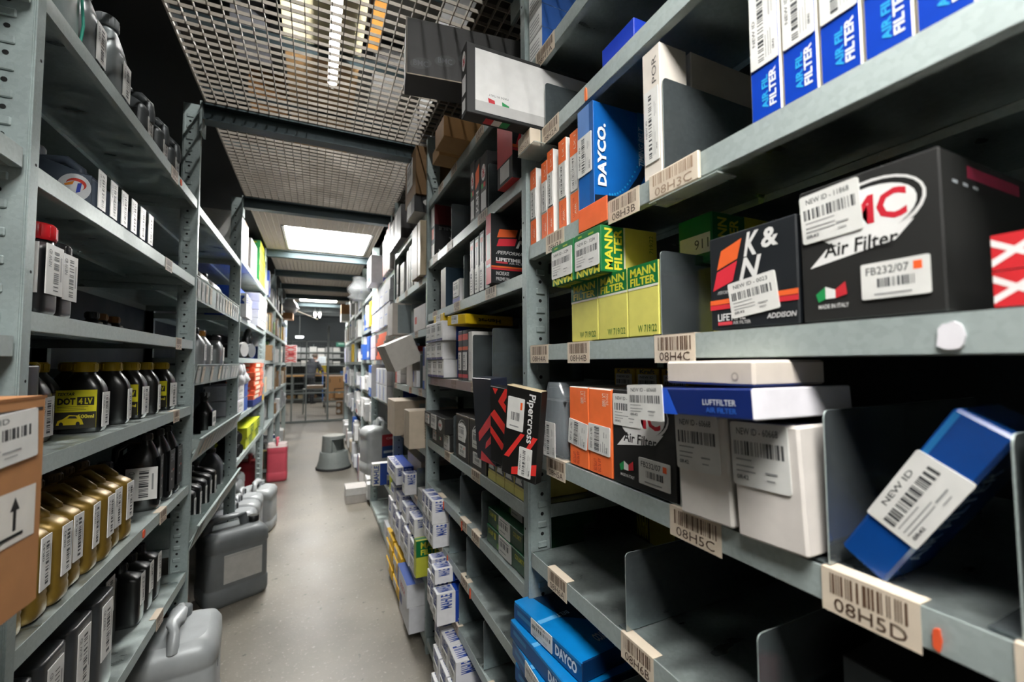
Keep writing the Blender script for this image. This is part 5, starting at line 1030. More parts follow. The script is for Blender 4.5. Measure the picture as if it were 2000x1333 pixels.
FB('blue lettered white box between the beige boxes', 2.32, 2.44, .962, .13, '#c6cad0', deco={'x-': [('r', .1, .3, .5, .8, '#2f60a8')]})
FB('large cream carton with a blue corner mark on the third shelf up, third right bay', 2.42, 2.80, .667, .16, '#b5aca0', x=.545, deco={'y-': [('r', .4, .1, .43, .5, '#2a7ea8'), ('r', .43, .45, .55, .5, '#2a7ea8')]}, name='cardboard_box')
mahle('white and blue box in front of the large cream carton, long one', 2.60, 2.95, .667, .10, .44, .1); mahle('white and blue box in front of the large cream carton, small one', 2.38, 2.46, .667, .11, .45, .16)
FB('row of sticker covered small boxes at the near end of that shelf', 2.12, 2.30, .667, .06, '#a6a6a2', d=.2)
divider('steel divider in the third right bay below the beige boxes', 'R', 2.34, .667, .15, .3)
for i in range(6):
    y = 2.12 + i * .135
    mahle('white and blue box, %s along the second shelf up of the third right bay' % ORD[i], y, y + .125, .347, .15 + .012 * (i % 3), .45 - .005 * (i % 2), .2, group='white and blue boxes in a low row')
for i in range(4): mahle('white and blue box lying on the low third bay row, %s from near' % ORD[i], 2.16 + i * .20, 2.30 + i * .2, .347 + .176, .085, .455, .2, group='white and blue boxes lying on a low row')
FB('tall lime and green filter box standing in the low shelf by the second post', 2.00, 2.05, .402, .165, '#b9bc3c', x=.43, d=.14, deco={'y-': [('r', 0, .55, 1, 1, GRN), ('t', .15, .78, .9, .95, 'MANN', LYE, 0, .03), ('t', .15, .6, .9, .75, 'FILTER', LYE, 0, .03)], 'x-': [('r', 0, .7, 1, 1, '#6f9a2c')], 'z+': [('r', 0, .3, 1, .8, GRN)]})
for i in range(4):
    for j in range(2):
        FB('yellow filter box in the bottom pile of the third bay, %s layer, %s stack' % (ORD[i], ['nearer', 'farther'][j]), 2.46 + .27 * j, 2.70 + .27 * j, .062 + i * .059, .057, '#d4a814', x=.44 + .006 * (i % 2), d=.2, group='yellow filter boxes piled at the bottom', st=[('x-', .1, .2, .5, .9, 0, 'far')], deco={'z+': [('t', .2, .3, .7, .6, 'Hengst', '#22221e', 90, .02)]} if i == 3 else None)
FB('white and dark blue box with red lettering beside the yellow pile', 2.16, 2.42, .188, .11, '#d6d8dc', x=.42, d=.22, rot=(0, 0, 0), deco={'x-': [('r', 0, 0, .14, 1, '#16428c'), ('t', .35, .3, .8, .6, 'BOSCH', '#b5303a', 0, .02)], 'z+': [('r', 0, 0, .2, 1, '#16428c')]})
FB('white and dark blue box under the red lettered box', 2.16, 2.42, .062, .125, '#cfd1d6', x=.43, d=.22, deco={'x-': [('r', 0, .4, .3, 1, '#16428c')]})
for i, (y, z) in enumerate(((2.98, .20), (2.96, .10))):
    mb = MB(); r = random.Random(i + 5); mb.loft([(0, .05, .05, 0, 0, 3), (.05, .06, .05, r.uniform(-.01, .01), 0, 3), (.13, .045, .05, .01, 0, 2.5), (.19, .03, .03, 0, 0, 2)], mat('#c2a24a', .4, bump=.7), 14)
    tag(mb.build('plastic_pouch', None, (.78 + .02 * i, 2.80 + .12 * i, .064)), ['crumpled yellow pouch at the bottom of the third bay, nearer one', 'crumpled yellow pouch at the bottom of the third bay, farther one'][i], 'pouch', 'crumpled yellow pouches')
# fourth right bay
for i in range(4): FB('orange and white spined box atop the fourth right bay, %s from its near post' % ORD[i], 3.12 + .09 * i, 3.20 + .09 * i, 2.062, .34 - .02 * i, '#cfc9c6', x=.47, group='orange and white spined boxes', deco={'x-': [('r', .1, 0, .5, 1, '#dd6c48'), ('r', .6, .2, .9, .7, '#d8d2ce')]})
FB('white and violet blue box jutting out over the aisle from the fourth right bay top', 3.72, 4.02, 2.062, .235, '#d6d6da', x=.41, d=.26, deco={'y-': [('r', .38, 0, 1, 1, '#4a55ac')], 'x-': [('r', .2, .15, .28, .8, '#3c86c4'), ('r', .28, .1, .8, .3, '#3c86c4')]})
for r_ in range(4):
    for c_ in range(4): FB('blue edged white carton in the fourth right bay block, %s layer, %s along' % (ORD[r_], ORD[c_]), 3.16 + c_ * .27, 3.42 + c_ * .27, 1.665 + r_ * .086, .082, '#c2c4c8', x=.475 + .006 * (r_ % 2), group='white cartons with blue edges in a block', deco={'x-': [('r', .1, 0, .5, .08, '#3f5cb4')], 'y-': [('r', .8, 0, .9, 1, '#3f5cb4')]})
for i in range(6):
    FB('orange and cream box in the pile on the fourth right bay, %s from the bottom' % ORD[i], 3.20 + .015 * (i % 2), 3.66, 1.412 + i * .0345, .033, '#cc5a3a' if i < 2 else '#c4bdae', x=.45 + .01 * (i % 3), group='orange and cream boxes in a pile', deco={'x-': [('r', 0, 0, .95, 1, '#dd5f3c')], 'y-': [('r', .0, 0, .3, 1, '#d9d4cc')]})
for i in range(2): FB('pale pink and violet box beside the orange pile, %s' % ['lower', 'upper'][i], 3.72, 4.05, 1.412 + .105 * i, .102, '#cdbfc8', x=.45, group='pink and violet boxes', deco={'y-': [('r', .5, 0, 1, 1, '#3c3a8c')]})
for i in range(6):
    FB('white and blue box above the silver can, %s from the near post, %s row' % (ORD[i % 3], ['lower', 'upper'][i // 3]), 3.14 + (i % 3) * .2, 3.32 + (i % 3) * .2, 1.097 + .125 * (i // 3), .12, '#d0d2d6', x=.46, group='white and blue boxes over the silver can', deco={'y-': [('r', .4, 0, 1, 1, '#1c3f94')], 'x-': [('r', .1, .1, .3, .9, '#8a9cc8')]})
FB('tall blue banded white box on the shelf above the silver can', 3.80, 4.0, 1.097, .27, '#d4d6da', x=.43, d=.16, deco={'x-': [('r', 0, .75, 1, 1, '#1c58b0'), ('r', 0, 0, 1, .28, '#1c58b0'), ('r', .35, .05, .6, .22, '#cfd4dc')]})
t = jerrycan('big silver can with a red and blue label low in the fourth right bay', (.50, 3.80, .472), .29, .22, .44, '#b4b8b9', '#9da1a2', math.radians(14), group='silver cans on shelves')
plate(t, 'front_label', (.05, -.111, .13), .14, .19, 'y-', [('r', 0, .5, 1, 1, '#a02c36'), ('r', 0, 0, 1, .5, '#24467c'), ('t', .2, .78, .8, .88, 'OIL', '#d0b8b8', 0, .02), ('r', .1, .2, .9, .3, '#b9c0c8')], '#a02c36', label='red over blue label')
carton('white and blue lettered box standing in front of the big silver can', (.13, .07, .16), (.46, 3.40, .472), (0, 0, 0), '#dcdcda', fm={'x-': '#e0e0de'}, deco={'x-': [('t', .2, .1, .8, .9, 'MAHLE', '#24479c', 90, .03)], 'y-': [('r', 0, 0, .42, 1, '#e0e0de'), ('t', .08, .08, .36, .92, 'MAHLE', '#24479c', 90, .03), ('r', .42, 0, 1, 1, '#16409c')]})
carton('white lidded box on the floor edge below the fourth right bay', (.20, .22, .15), (.385, 4.66, .0), (0, 0, 0), '#b8b4b0', ch=.004, deco={'y-': [('r', 0, .55, 1, 1, '#dcdcda'), ('r', 0, .53, 1, .55, '#7a7875')], 'x-': [('r', 0, .55, 1, 1, '#d0d0ce')]})
FB('low white and blue box near the post, fourth right bay floor level', 3.2, 3.5, .062, .1, '#c4c6ca', deco={'x-': [('r', .5, 0, 1, 1, '#2a4f9c')]})
FB('lime filter box on the lower shelf of the fourth bay beside the can', 3.14, 3.24, .472, .11, '#b5bc34', deco={'y-': [('r', .1, .1, .6, .9, '#1c6c34')]})
FB('violet small box beside the lettered box, fourth bay low shelf', 3.34, 3.46, .472, .07, '#c7c9d2', deco={'y-': [('r', 0, 0, 1, .5, '#3a3f94')]})
# ------------------------------------------------------------------ filler for the far bays, seen small
PAL = [('white', '#cfd0d0', None), ('white and blue', '#d0d2d6', '#2449a0'), ('pale grey', '#a9abaa', None), ('white and red', '#d2cfcd', '#b5483f'), ('cream', '#bfb29c', None), ('blue', '#2b56a6', '#cfd2d8'), ('yellow', '#c9a92c', '#3a3a30'), ('dark grey', '#3c3f42', '#9a9c9e'), ('lime green', '#8fb02c', '#1c5c2c'), ('brown', '#7f6240', None)]
def fill(side, y0, y1, zs, bayname, seed, weights, x_off=0.0, skip0=False):
    r = random.Random(seed); n = {}
    for k, z in enumerate(zs[1:], 0):
        if skip0 and k == 0: continue
        top = zs[k] - .045; y = y0 + .05; q = 0; hmax = min(top - z, .30)
        while y < y1 - .08:
            w = r.choice((.07, .10, .13, .16, .20, .24)); w = min(w, y1 - .03 - y)
            if r.random() < .12: y += w; continue
            p = r.choices(range(len(PAL)), weights)[0]; nm, c, c2 = PAL[p]; h = hmax * r.uniform(.45, .95); off = r.uniform(-.05, .03) + x_off
            key = (k, nm); i = n.get(key, 0); n[key] = i + 1
            fc = 'x-' if side == 'R' else 'x+'
            d = {fc: [('r', .1, .1, .9, .35, c2)] if (c2 and r.random() < .5) else ([('r', 0, 0, .3, 1, c2)] if c2 else [('r', .15, .5, .85, .8, '#8d8f90')])}
            if c2: d['y-'] = [('r', .4, 0, 1, 1, c2)]
            lab = '%s carton, %s such on the %s shelf down in the %s' % (nm, ORD[i], ORD[k], bayname)
            grp = 'boxes in the %s' % bayname
            if side == 'R': RB(lab, y, y + w, z, h, c, x=.50 + off, d=.2, deco=d, group=grp, name='small_carton')
            else: LBX(lab, y, y + w, z, h, c, x=-.48 - off, d=.2, deco=d, group=grp, name='small_carton')
            y += w + r.choice((.002, .01, .03)); q += 1
WT = [8, 6, 4, 2, 1, 2, 1, 1, 1, 1]
for i, (a, b, z) in enumerate(RD):
    fill('R', a, b, [2.52] + z, ['fifth right bay', 'sixth right bay', 'seventh right bay', 'eighth right bay'][i], 11 + i, WT, skip0=i in (0, 3))
for i, (a, b, z) in enumerate(LD):
    fill('L', a, b, [2.52] + [v for v in z if not (i == 0 and v < 1.0)], ['fifth left bay', 'sixth left bay', 'seventh left bay'][i], 31 + i, [3, 2, 5, 1, 5, 2, 3, 7, 1, 3], .03, skip0=i == 2)
carton('red and white checked carton jutting out at the end of the left racks', (.18, .20, .30), (-.40, 8.45, 1.403), (0, 0, 0), '#d0b8b6', name='cardboard_box', deco={'y-': [q for k in range(4) for q in (('poly', [(.0, .05 + .25 * k), (.1, .0 + .25 * k), (1, .18 + .25 * k), (.9, .23 + .25 * k)], '#cc5a5a'), ('poly', [(1, .05 + .25 * k), (.9, .0 + .25 * k), (0, .18 + .25 * k), (.1, .23 + .25 * k)], '#cc5a5a'))] + [('r', .3, .4, .8, .55, '#a8343a')]})
# plastic bags up high
def soft_bag(label, loc, rx, ry, h, col, seed, alpha=.75):
    r = random.Random(seed); mb = MB(); S = []
    for k in range(9):
        q = k / 8; w = math.sin(min(1, .15 + q) * PI * .86) ** .6; S.append((h * q, rx * w * r.uniform(.88, 1.1), ry * w * r.uniform(.88, 1.1), r.uniform(-.02, .02), r.uniform(-.02, .02), 2.4))
    mb.loft(S, mat(col, .3, bump=.8, alpha=alpha, scale=12), 20); return tag(mb.build('plastic_bag', None, loc), label, 'plastic bag', 'stuffed plastic bags on the rack tops')
soft_bag('clear plastic bag with dark contents hanging out at the top of the right racks', (.44, 5.15, 2.105), .13, .16, .26, '#85888a', 3, .5)
o = soft_bag('white plastic bag with a stick poking out at the top left, near the far light', (-.40, 7.85, 2.21), .13, .14, .22, '#cfd0d2', 9, .95)
mb = MB(); mb.tube([(.08, 0, .05), (.42, .1, -.08)], .008, mat('#a59c86', .6), 8); mb.build('stick', o)
carton('small brown carton at the top of the far right racks beside the light', (.16, .18, .17), (.46, 7.9, 2.222), (0, 0, 0), '#9a6c3c', name='cardboard_box')
carton('small brown carton under the white plastic bag on the far left top', (.3, .3, .10), (-.50, 7.85, 2.102), (0, 0, 0), '#9a6c3c', name='cardboard_box')
carton('white carton supporting the small brown carton, far right racks', (.2, .3, .118), (.48, 7.9, 2.102), (0, 0, 0), '#c9c9c4', name='cardboard_box')
# ------------------------------------------------------------------ step stool
t = thing('step_stool', 'round grey two step plastic kick stool on the aisle floor', 'step stool', (.235, 6.2, 0), (0, 0, math.radians(-35)))
ms = mat('#6f7674', .55, bump=.1); mb = MB()
mb.loft([(.02, .215, .215, 0, 0, 2), (.05, .205, .205, 0, 0, 2), (.10, .188, .188, 0, 0, 2), (.22, .172, .172, 0, 0, 2), (.226, .166, .166, 0, 0, 2)], ms, 40)
mb.build('lower_step', t)
mb = MB(); n = 40; R0, R1 = .152, .142; V = []; 
ang = [2 * PI * i / n for i in range(n)]
for z, R in ((.226, R0), (.385, R1 + .002), (.39, R1 + .002), (.425, R1), (.432, R1 - .006)):
    for a in ang:
        x, y = R * math.cos(a), R * math.sin(a)
        if z < .387 and x > .03: x = .055          # cut away front: toe space of the lower step
        V.append((x, y, z))
Fs = [(k * n + i, k * n + (i + 1) % n, (k + 1) * n + (i + 1) % n, (k + 1) * n + i) for k in range(4) for i in range(n)]
mb.grid(V, Fs, ms, False); mb.grid(V[-n:], [tuple(range(n))], mat('#a3a39d', .7, bump=.5, scale=60)); mb.build('upper_step', t)
for e in (-1, 1):
    mb = MB(); mb.face([(.03, e * .12, .228), (.11, e * .09, .228), (.05, e * .115, .386), (.03, e * .125, .386)], ms); mb.face([(.03, e * .12, .228), (.11, e * .09, .228), (.05, e * .115, .386), (.03, e * .125, .386)][::-1], ms); mb.build('side_brace', t)
mb = MB(); mb.loft([(.0, .218, .218, 0, 0, 2), (.022, .222, .222, 0, 0, 2), (.03, .212, .212, 0, 0, 2)], mat('#17181a', .7), 40); mb.build('rubber_rim', t)
# ------------------------------------------------------------------ cage, workshop and person
cg = thing('mesh_cage', 'grey framed wire mesh partition closing the far end of the aisle', 'fence', (0, 11.1, 0)); mg = mat('#6d7472', .5, .3)
for nm, x, w, z1 in (('post', -.50, .03, 1.93), ('post', -.20, .03, 1.90), ('post', .265, .045, 2.28), ('post', .64, .03, 1.93), ('post', -1.2, .03, 1.93), ('post', 1.4, .03, 1.93)):
    mb = MB(); mb.box(x - w / 2, x + w / 2, -.02, .02, 0, z1, mg, .003); mb.build(nm, cg)
for z, h in ((1.90, .03), (1.62, .018), (1.37, .02), (1.13, .025), (.69, .035), (.03, .05)):
    for a, b in ((-1.185, -.215), (-.185, .2425), (.2875, 1.385)):
        mb = MB(); mb.box(a, b, -.012, .012, z - h / 2, z + h / 2, mg, .002); mb.build('rail', cg)
for a, b in ((-1.185, -.215), (-.185, .2425), (.2875, 1.385)):
    mb = MB(); k = a
    while k < b: mb.box(k, k + .0016, -.001, .001, .055, 1.88, mg); k += .05
    z = .1
    while z < 1.88: mb.box(a, b, -.001, .001, z, z + .0016, mg); z += .05
    mb.build('wire_mesh', cg)
mb = MB(); mb.box(.19, .34, -.06, .06, 0, .012, mg); mb.build('foot_plate', cg)
mb = MB(); mb.box(-5, 6, 9.15, 18.2, 3.3, 3.36, mat('#1d2122', .7))
for i in range(7): mb.box(-5, 6, 9.2 + i * 1.3, 9.35 + i * 1.3, 3.12, 3.3, mat('#2c3233', .6))
tag(mb.build('ceiling'), 'low dark beamed ceiling over the workshop', kind='structure')
def wlamp(label, x, y, z, L, ang=0, pw=1):
    t = tube_light(label, x, y, z, L, 'workshop fluorescent lights'); t.rotation_euler[2] = ang; return t
def hang_fix(t, z):
    for c in t.children:
        if c.name.startswith('hanger'): bpy.data.objects.remove(c)
for i, (x, y) in enumerate(((-.05, 16.0), (.10, 16.0), (1.7, 12.9), (-1.6, 12.9), (1.7, 14.2), (-1.7, 15.2), (2.0, 15.8), (-2.6, 16.6), (2.8, 16.8), (2.4, 13.4), (-2.6, 13.6))):  # only the first pair is seen; the rest are added fill lamps
    t = wlamp('workshop fluorescent tube under the dark ceiling, %s' % ['left one of the hanging pair', 'right one of the hanging pair', 'over the cartons at right', 'over the left of the cage', 'over the trolley', 'left of the bench', 'right of the bench', 'beyond the left bench end', 'beyond the right wall shelf', 'far right near the cage', 'far left near the cage'][i], x, y, 3.02, 1.2); hang_fix(t, 3.02)
    for e in (-1, 1): mb = MB(); mb.tube([(0, e * .4, .08), (0, e * .4, .28)], .004, mat('#9a9a96', .5), 6); mb.build('hanger', t)
t = thing('workshop_lamp', 'short bright oval lamp at the far left above the grey cupboards', 'ceiling light', (-.55, 17.2, 2.30)); mb = MB(); mb.box(-.13, .13, -.05, .05, 0, .07, mat('#f4f9ff', .5, var=0, emit=14), .03); mb.build('diffuser', t); mb = MB(); mb.box(-.14, .14, -.04, .04, .06, .09, mg, .005); mb.build('housing', t); mb = MB(); mb.tube([(0, 0, .09), (0, 0, 1.0)], .006, mg, 6); mb.build('hanger', t)
# bench with shelves
bn = thing('workbench', 'long workshop bench with a wooden top and steel undershelves', 'workbench', (0, 16.9, 0)); mw = mat('#a8814f', .6)
mb = MB(); mb.box(-1.6, .36, -.35, .35, .92, .96, mw, .004); mb.build('bench_top', bn)
for z in (.12, .42, .66): mb = MB(); mb.box(-1.55, .34, -.32, .32, z, z + .03, mg); mb.build('undershelf', bn)
for x in (-1.55, -.72, .32):
    for y in (-.32, .29): mb = MB(); mb.box(x, x + .03, y, y + .03, 0, .92, mg); mb.build('leg', bn)
mb = MB(); mb.box(-1.55, .34, .33, .345, .05, .9, mat('#101112', .8)); mb.build('back_board', bn)
sh = thing('wall_shelf', 'open grey wall shelving with white boxes behind the workbench', 'shelving', (.2, 17.55, 0))
for z in (1.28, 1.55, 1.78): mb = MB(); mb.box(-1.8, .9, -.2, .2, z, z + .03, mat('#8d9492', .5, .3)); mb.build('shelf', sh)
for x in (-1.8, -.3, .88): mb = MB(); mb.box(x, x + .03, .17, .2, 0, 2.1, mg); mb.build('upright', sh)
r = random.Random(4)
for k, z in enumerate((1.31, 1.58, 1.81)):
    for j in range(9):
        x = -1.45 + j * .27
        carton('pale storage box on the %s wall shelf of the workshop, %s from the left' % (['lower', 'middle', 'upper'][k], ORD[j]), (.24, .22, r.uniform(.13, .19)), (x, 17.5, z + .001), (0, 0, 0), r.choice(('#b9bab6', '#a9abaa', '#8d8f8e', '#c4c4c0')), group='pale storage boxes on the workshop wall shelves', name='storage_box')
def prop(label, size, loc, col, cat='box', name='storage_box', **k): return carton(label, size, loc, (0, 0, 0), col, cat=cat, name=name, **k)
prop('dark green sign with pale lettering above the workshop wall shelves', (.36, .02, .20), (.86, 17.2, 2.0), '#0e5a48', cat='sign', name='wall_sign', deco={'y-': [('t', .2, .4, .8, .65, 'REDEX', '#b9d0c4', 0, .02)]})
mb = MB(); 
prop('yellow notice board standing behind the bench', (.34, .03, .62), (.18, 17.20, .962), '#b9aa2c', cat='board', name='notice_board')
mon = thing('monitor', 'white backed computer monitor on the workbench', 'monitor', (.10, 17.02, .961)); mb = MB(); mb.box(-.24, .24, -.02, .02, .34, .66, mat('#c9d4da', .4), .01); mb.build('screen', mon); mb = MB(); mb.box(-.03, .03, .0, .03, .02, .36, mat('#3c3f42', .5)); mb.build('stand', mon); mb = MB(); mb.box(-.1, .1, -.07, .09, 0, .02, mat('#3c3f42', .5), .004); mb.build('foot', mon)
for i, (x, y, w, h, z, c) in enumerate(((.56, 14.9, .52, .42, .58, '#9c7348'), (.42, 14.9, .24, .30, .28, '#a0764a'), (.72, 14.85, .32, .27, .28, '#a57b4e'), (.55, 14.9, .60, .08, .20, '#8c6a44'))):
    prop('brown cardboard box on the pallet trolley, %s' % ['large one with dark hand holes on top', 'middle left one', 'middle right one', 'flat one at the bottom'][i], (w, .4, h), (x, y, z), c, name='cardboard_box', group='brown cardboard boxes on the pallet trolley', deco={'y-': [('r', .2, .45, .24, .75, '#1c1a18'), ('r', .76, .45, .8, .75, '#1c1a18'), ('r', 0, .93, 1, 1, '#c9c0b4')] if i == 0 else [('r', .3, .5, .5, .7, '#d0ccc4')]})
tr = thing('pallet_trolley', 'low steel trolley carrying the brown cardboard boxes', 'trolley', (.55, 14.9, 0)); mb = MB(); mb.box(-.36, .36, -.24, .24, .16, .198, mg, .004); mb.build('platform', tr)
for x in (-.3, .3):
    for y in (-.2, .2): mb = MB(); mb.tube([(x - .015, y, .08), (x + .015, y, .08)], .078, mat('#1c1d1f', .6), 16); mb.build('wheel', tr)
mb = MB(); mb.tube([(-.34, -.2, .2), (-.34, -.2, 1.1), (-.34, .2, 1.1), (-.34, .2, .2)], .014, mat('#3a62a0', .4), 8); mb.build('push_handle', tr)
for i in range(2): prop('small brown carton with white label on the floor by the trolley, %s' % ['lower', 'upper'][i], (.16, .2, .17), (.60, 12.6, .001 + .172 * i), '#7f5f3c', name='cardboard_box', group='small brown cartons on the workshop floor', deco={'y-': [('e', .35, .5, .3, .3, '#cfccc8')]})
prop('blue folded cloth bundle on the big carton', (.22, .2, .12), (.84, 14.8, 1.001), '#2a5c9c', cat='cloth', name='folded_cloth')
prop('flat brown parcel resting on the low end of the trolley table', (.44, .3, .09), (-.02, 13.2, .681), '#a98a6c', name='cardboard_box', fm={'z+': '#cfc8c0'})
tb = thing('packing_table', 'small steel packing table with a flat parcel on it', 'table', (-.02, 13.2, 0)); mb = MB(); mb.box(-.30, .30, -.22, .22, .65, .68, mg, .003); mb.build('table_top', tb)
for x in (-.28, .28):
    for y in (-.2, .2): mb = MB(); mb.box(x - .012, x + .012, y - .012, y + .012, 0, .65, mg); mb.build('leg', tb)
mb = MB(); mb.loft([(0, .10, .12, 0, 0, 3), (.2, .11, .13, .01, 0, 3), (.42, .09, .1, 0, 0, 2.5), (.5, .04, .05, 0, 0, 2)], mat('#17181a', .4, bump=.6), 18)
tag(mb.build('rubbish_bag', None, (.80, 12.6, 0)), 'black stuffed bag on the floor beside the small cartons', 'bag')
for i in range(4): prop('brown bundle stored on the bench undershelf, %s from the left' % ORD[i], (.26, .3, .12), (-1.1 + .34 * i, 16.85, .151), ['#7f5a30', '#8d6b3c', '#b9a884', '#6e5230'][i], group='bundles on the bench undershelf', name='parcel')
# person, bending slightly over the bench
P = thing('person', 'person in a dark hooded jacket and dark trousers bending over the workbench', 'person', (-.20, 16.25, 0), (0, 0, math.radians(-35)))
# local axes: +y faces the bench, x to the right of the person
NB = [((0, 0, .94), .15, .11), ((0, .05, 1.10), .14, .10), ((0, .13, 1.28), .14, .10), ((0, .19, 1.40), .095, .075), ((0, .23, 1.48), .055), ((0, .29, 1.56), .06),
      ((.10, 0, .88), .095), ((.11, .02, .50), .065), ((.12, -.02, .10), .045), ((.12, .08, .04), .042), ((.12, .16, .03), .032),
      ((-.10, 0, .88), .095), ((-.11, .04, .50), .065), ((-.12, .02, .10), .045), ((-.12, .12, .04), .042), ((-.12, .20, .03), .032),
      ((.16, .19, 1.40), .052), ((.25, .30, 1.16), .044), ((.17, .50, 1.07), .033), ((.15, .56, 1.06), .03),
      ((-.16, .19, 1.40), .052), ((-.25, .28, 1.16), .044), ((-.14, .48, 1.06), .033), ((-.12, .54, 1.05), .03)]
EB = [(0, 1), (1, 2), (2, 3), (3, 4), (4, 5), (0, 6), (6, 7), (7, 8), (8, 9), (9, 10), (0, 11), (11, 12), (12, 13), (13, 14), (14, 15), (3, 16), (16, 17), (17, 18), (18, 19), (3, 20), (20, 21), (21, 22), (22, 23)]
def capsule_body():
    """joined tapered limbs merged by a remesh into one continuous surface"""
    mb = MB(); ms = mat('#b08974', .6)
    def ball(c, r, r2=None):
        r2 = r2 or r; V = []; Fs = []
        for i in range(7):
            a = PI * i / 6
            for j in range(12): b = 2 * PI * j / 12; V.append((c[0] + r * math.sin(a) * math.cos(b), c[1] + r2 * math.sin(a) * math.sin(b), c[2] + r * math.cos(a)))
        for i in range(6):
            for j in range(12): Fs.append((i * 12 + j, (i + 1) * 12 + j, (i + 1) * 12 + (j + 1) % 12, i * 12 + (j + 1) % 12))
        mb.grid(V, Fs, ms, True)
    def limb(a, b, ra, rb, fa=1, fb=1):
        for k in range(9):
            q = k / 8; ball([a[i] + (b[i] - a[i]) * q for i in range(3)], ra + (rb - ra) * q, (ra + (rb - ra) * q) * (fa + (fb - fa) * q))
    for a, b in EB:
        A, B = NB[a], NB[b]; limb(A[0], B[0], A[1], B[1], (A[2] / A[1]) if len(A) > 2 else 1, (B[2] / B[1]) if len(B) > 2 else 1)
    # head with nose, chin, ears
    ball((0, .33, 1.63), .082, .10); ball((0, .37, 1.57), .055, .06); ball((0, .43, 1.60), .016, .022); ball((.083, .32, 1.61), .018, .025); ball((-.083, .32, 1.61), .018, .025)
    for s in (1, -1):    # palm, five fingers, thumb
        hx, hy, hz = (.15, .58, 1.05) if s > 0 else (-.12, .56, 1.04)
        limb((hx, hy, hz), (hx, hy + .06, hz - .01), .026, .03)
        for f in range(4):
            ox = (f - 1.5) * .019; L = (.062, .075, .07, .055)[f]
            limb((hx + ox, hy + .08, hz - .01), (hx + ox, hy + .08 + L * .6, hz - .015), .010, .009); limb((hx + ox, hy + .08 + L * .6, hz - .015), (hx + ox, hy + .08 + L, hz - .04), .009, .008)
        limb((hx - s * .025, hy + .02, hz), (hx - s * .055, hy + .065, hz - .015), .012, .010)
    o = mb.build('body', P); rm = o.modifiers.new('merge', 'REMESH'); rm.mode = 'VOXEL'; rm.voxel_size = .007; rm.use_smooth_shade = True
    return o
capsule_body()
def cloth(name, nodes, m, lab=None):
    mb = MB()
    for A, B, ra, rb, f in nodes:
        a, b = Vector(A), Vector(B); d = (b - a).normalized(); e1 = d.cross(Vector((0, 1, 0)) if abs(d.y) < .8 else Vector((1, 0, 0))).normalized(); e2 = d.cross(e1); n = 18; V = []
        for k in range(7):
            q = k / 6; r = ra + (rb - ra) * q + .006 * math.sin(k * 2.3)
            for j in range(n): t = 2 * PI * j / n; V.append(a + (b - a) * q + e1 * (r * math.cos(t)) + e2 * (r * f * math.sin(t)))
        mb.grid(V, [(k * n + j, k * n + (j + 1) % n, (k + 1) * n + (j + 1) % n, (k + 1) * n + j) for k in range(6) for j in range(n)], m, True); mb.grid(V[:n], [tuple(range(n))], m); mb.grid(V[-n:], [tuple(range(n))], m)
    o = mb.build(name, P); rm = o.modifiers.new('merge', 'REMESH'); rm.mode = 'VOXEL'; rm.voxel_size = .012; rm.use_smooth_shade = True
    return o
mj = mat('#1b1f28', .8, bump=.4); mt = mat('#14161c', .85, bump=.3)
cloth('jacket', [((0, -.01, .84), (0, .12, 1.24), .185, .19, .78), ((0, .12, 1.24), (0, .19, 1.42), .20, .17, .75), ((.12, .19, 1.42), (.25, .30, 1.16), .085, .066, 1), ((.25, .30, 1.18), (.165, .52, 1.065), .062, .046, 1), ((-.12, .19, 1.42), (-.25, .28, 1.16), .085, .066, 1), ((-.25, .28, 1.18), (-.13, .50, 1.055), .062, .046, 1), ((0, .15, 1.40), (0, .20, 1.52), .10, .085, 1)], mj)
cloth('trousers', [((.0, 0, .98), (.0, 0, .82), .155, .16, .8), ((.095, 0, .90), (.11, .02, .50), .112, .085, 1), ((.11, .02, .50), (.12, -.02, .07), .085, .072, 1), ((-.095, 0, .90), (-.11, .04, .50), .112, .085, 1), ((-.11, .04, .5), (-.12, .02, .07), .085, .072, 1)], mt)
mb = MB(); mb.loft([(1.60, .088, .09, 0, .30, 2), (1.66, .092, .108, 0, .30, 2), (1.70, .075, .09, 0, .31, 2), (1.722, .03, .04, 0, .31, 2)], mat('#4a423a', .8, bump=.6), 20); mb.build('hair', P)
for s in (1, -1):
    mb = MB(); y0 = -.06 if s > 0 else -.02; mb.loft([(.0, .05, .14, s * .12, .07 + (0 if s > 0 else .04), 3), (.05, .048, .13, s * .12, .06 + (0 if s > 0 else .04), 2.6), (.09, .05, .06, s * .12, -.0 + (0 if s > 0 else .04), 2)], mat('#101113', .5), 16); mb.build('shoe', P)
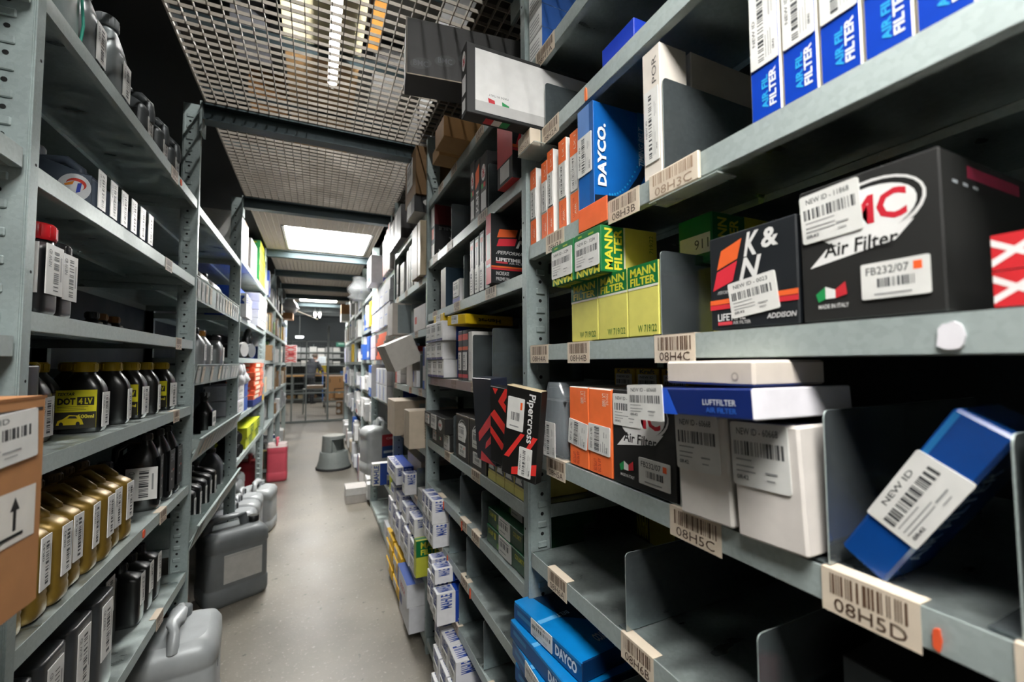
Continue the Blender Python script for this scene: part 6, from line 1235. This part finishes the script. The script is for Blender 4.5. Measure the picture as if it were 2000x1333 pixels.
# ------------------------------------------------------------------ above the deck
mo = mat('#0d0f10', .9)  # near-black for sheets added where the space beside the deck is only dark
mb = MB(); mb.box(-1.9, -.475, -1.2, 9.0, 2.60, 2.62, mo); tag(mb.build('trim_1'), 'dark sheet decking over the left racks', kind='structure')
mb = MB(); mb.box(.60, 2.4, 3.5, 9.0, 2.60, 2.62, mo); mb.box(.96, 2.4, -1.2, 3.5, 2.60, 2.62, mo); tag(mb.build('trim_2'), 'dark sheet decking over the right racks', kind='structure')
prop('black crate standing on the grating above the near right racks', (.50, 1.0, .30), (.71, 1.62, 2.563), '#0e0f11', name='crate', cat='crate')  # made up to keep the grating dark above this rack
prop('black crate standing on the grating above the second right bay', (.44, .9, .30), (.72, 2.8, 2.563), '#0e0f11', name='crate', cat='crate')  # second added blocker, continues the dark strip of grating
rk = thing('overhead_rack', 'open steel rack hung high above the deck, carrying sheets and cartons', 'rack', (0, 0, 0))
for y in (3.0, 4.0, 5.0, 6.2): mb = MB(); mb.box(-1.2, 1.2, y - .03, y + .03, 4.10, 4.16, M_BEAM); mb.build('cross_bar', rk)
for x in (-1.2, 1.17):
    for y in (3.0, 6.2): mb = MB(); mb.box(x, x + .03, y - .02, y + .02, 2.62, 4.10, M_BEAM); mb.build('post', rk)
prop('large cream foam panel lying on the overhead rack, seen through the grating', (.62, .75, .05), (.02, 3.65, 4.162), '#c9bf9c', name='foam_panel', cat='panel')
prop('large brown cardboard sheet on the overhead rack behind the cream panel', (.62, 1.9, .04), (.02, 5.0, 4.166), '#9c7a52', name='cardboard_sheet', cat='cardboard', deco={'z-': [('r', 0, .3, 1, .305, '#5c4630'), ('r', 0, .62, 1, .625, '#5c4630')]})
for i, (x, y, sx, sy, z, h, c, l) in enumerate(((.42, 3.3, .10, 1.1, 4.162, .2, '#a8712f', 'long orange brown carton on the overhead rack, right of the cream panel'), (-.55, 4.2, .25, .5, 4.162, .3, '#6e6f74', 'grey plastic crate on the overhead rack at the left'), (-.45, 3.2, .2, .4, 4.162, .2, '#a9a295', 'pale box on the overhead rack at the near left'), (-.5, 5.3, .35, .6, 4.162, .3, '#9a6c3c', 'brown carton on the overhead rack, far left'), (.62, 4.4, .3, .7, 4.162, .25, '#a9a9a9', 'grey wrapped bundle on the overhead rack at the right'))):
    prop(l, (sx, sy, h), (x, y, z), c, name='cardboard_box')
def cable(label, pts, r=.006): mb = MB(); mb.tube(pts, r, mat('#3d3a33', .5), 6); return tag(mb.build('cable', None), label, 'cable')
cable('loose cable hanging under the grating beside the black overhead box', [(.60, 1.35, 2.53), (.56, 1.28, 2.50), (.55, 1.30, 2.44), (.52, 1.36, 2.36), (.50, 1.42, 2.28)], .007)
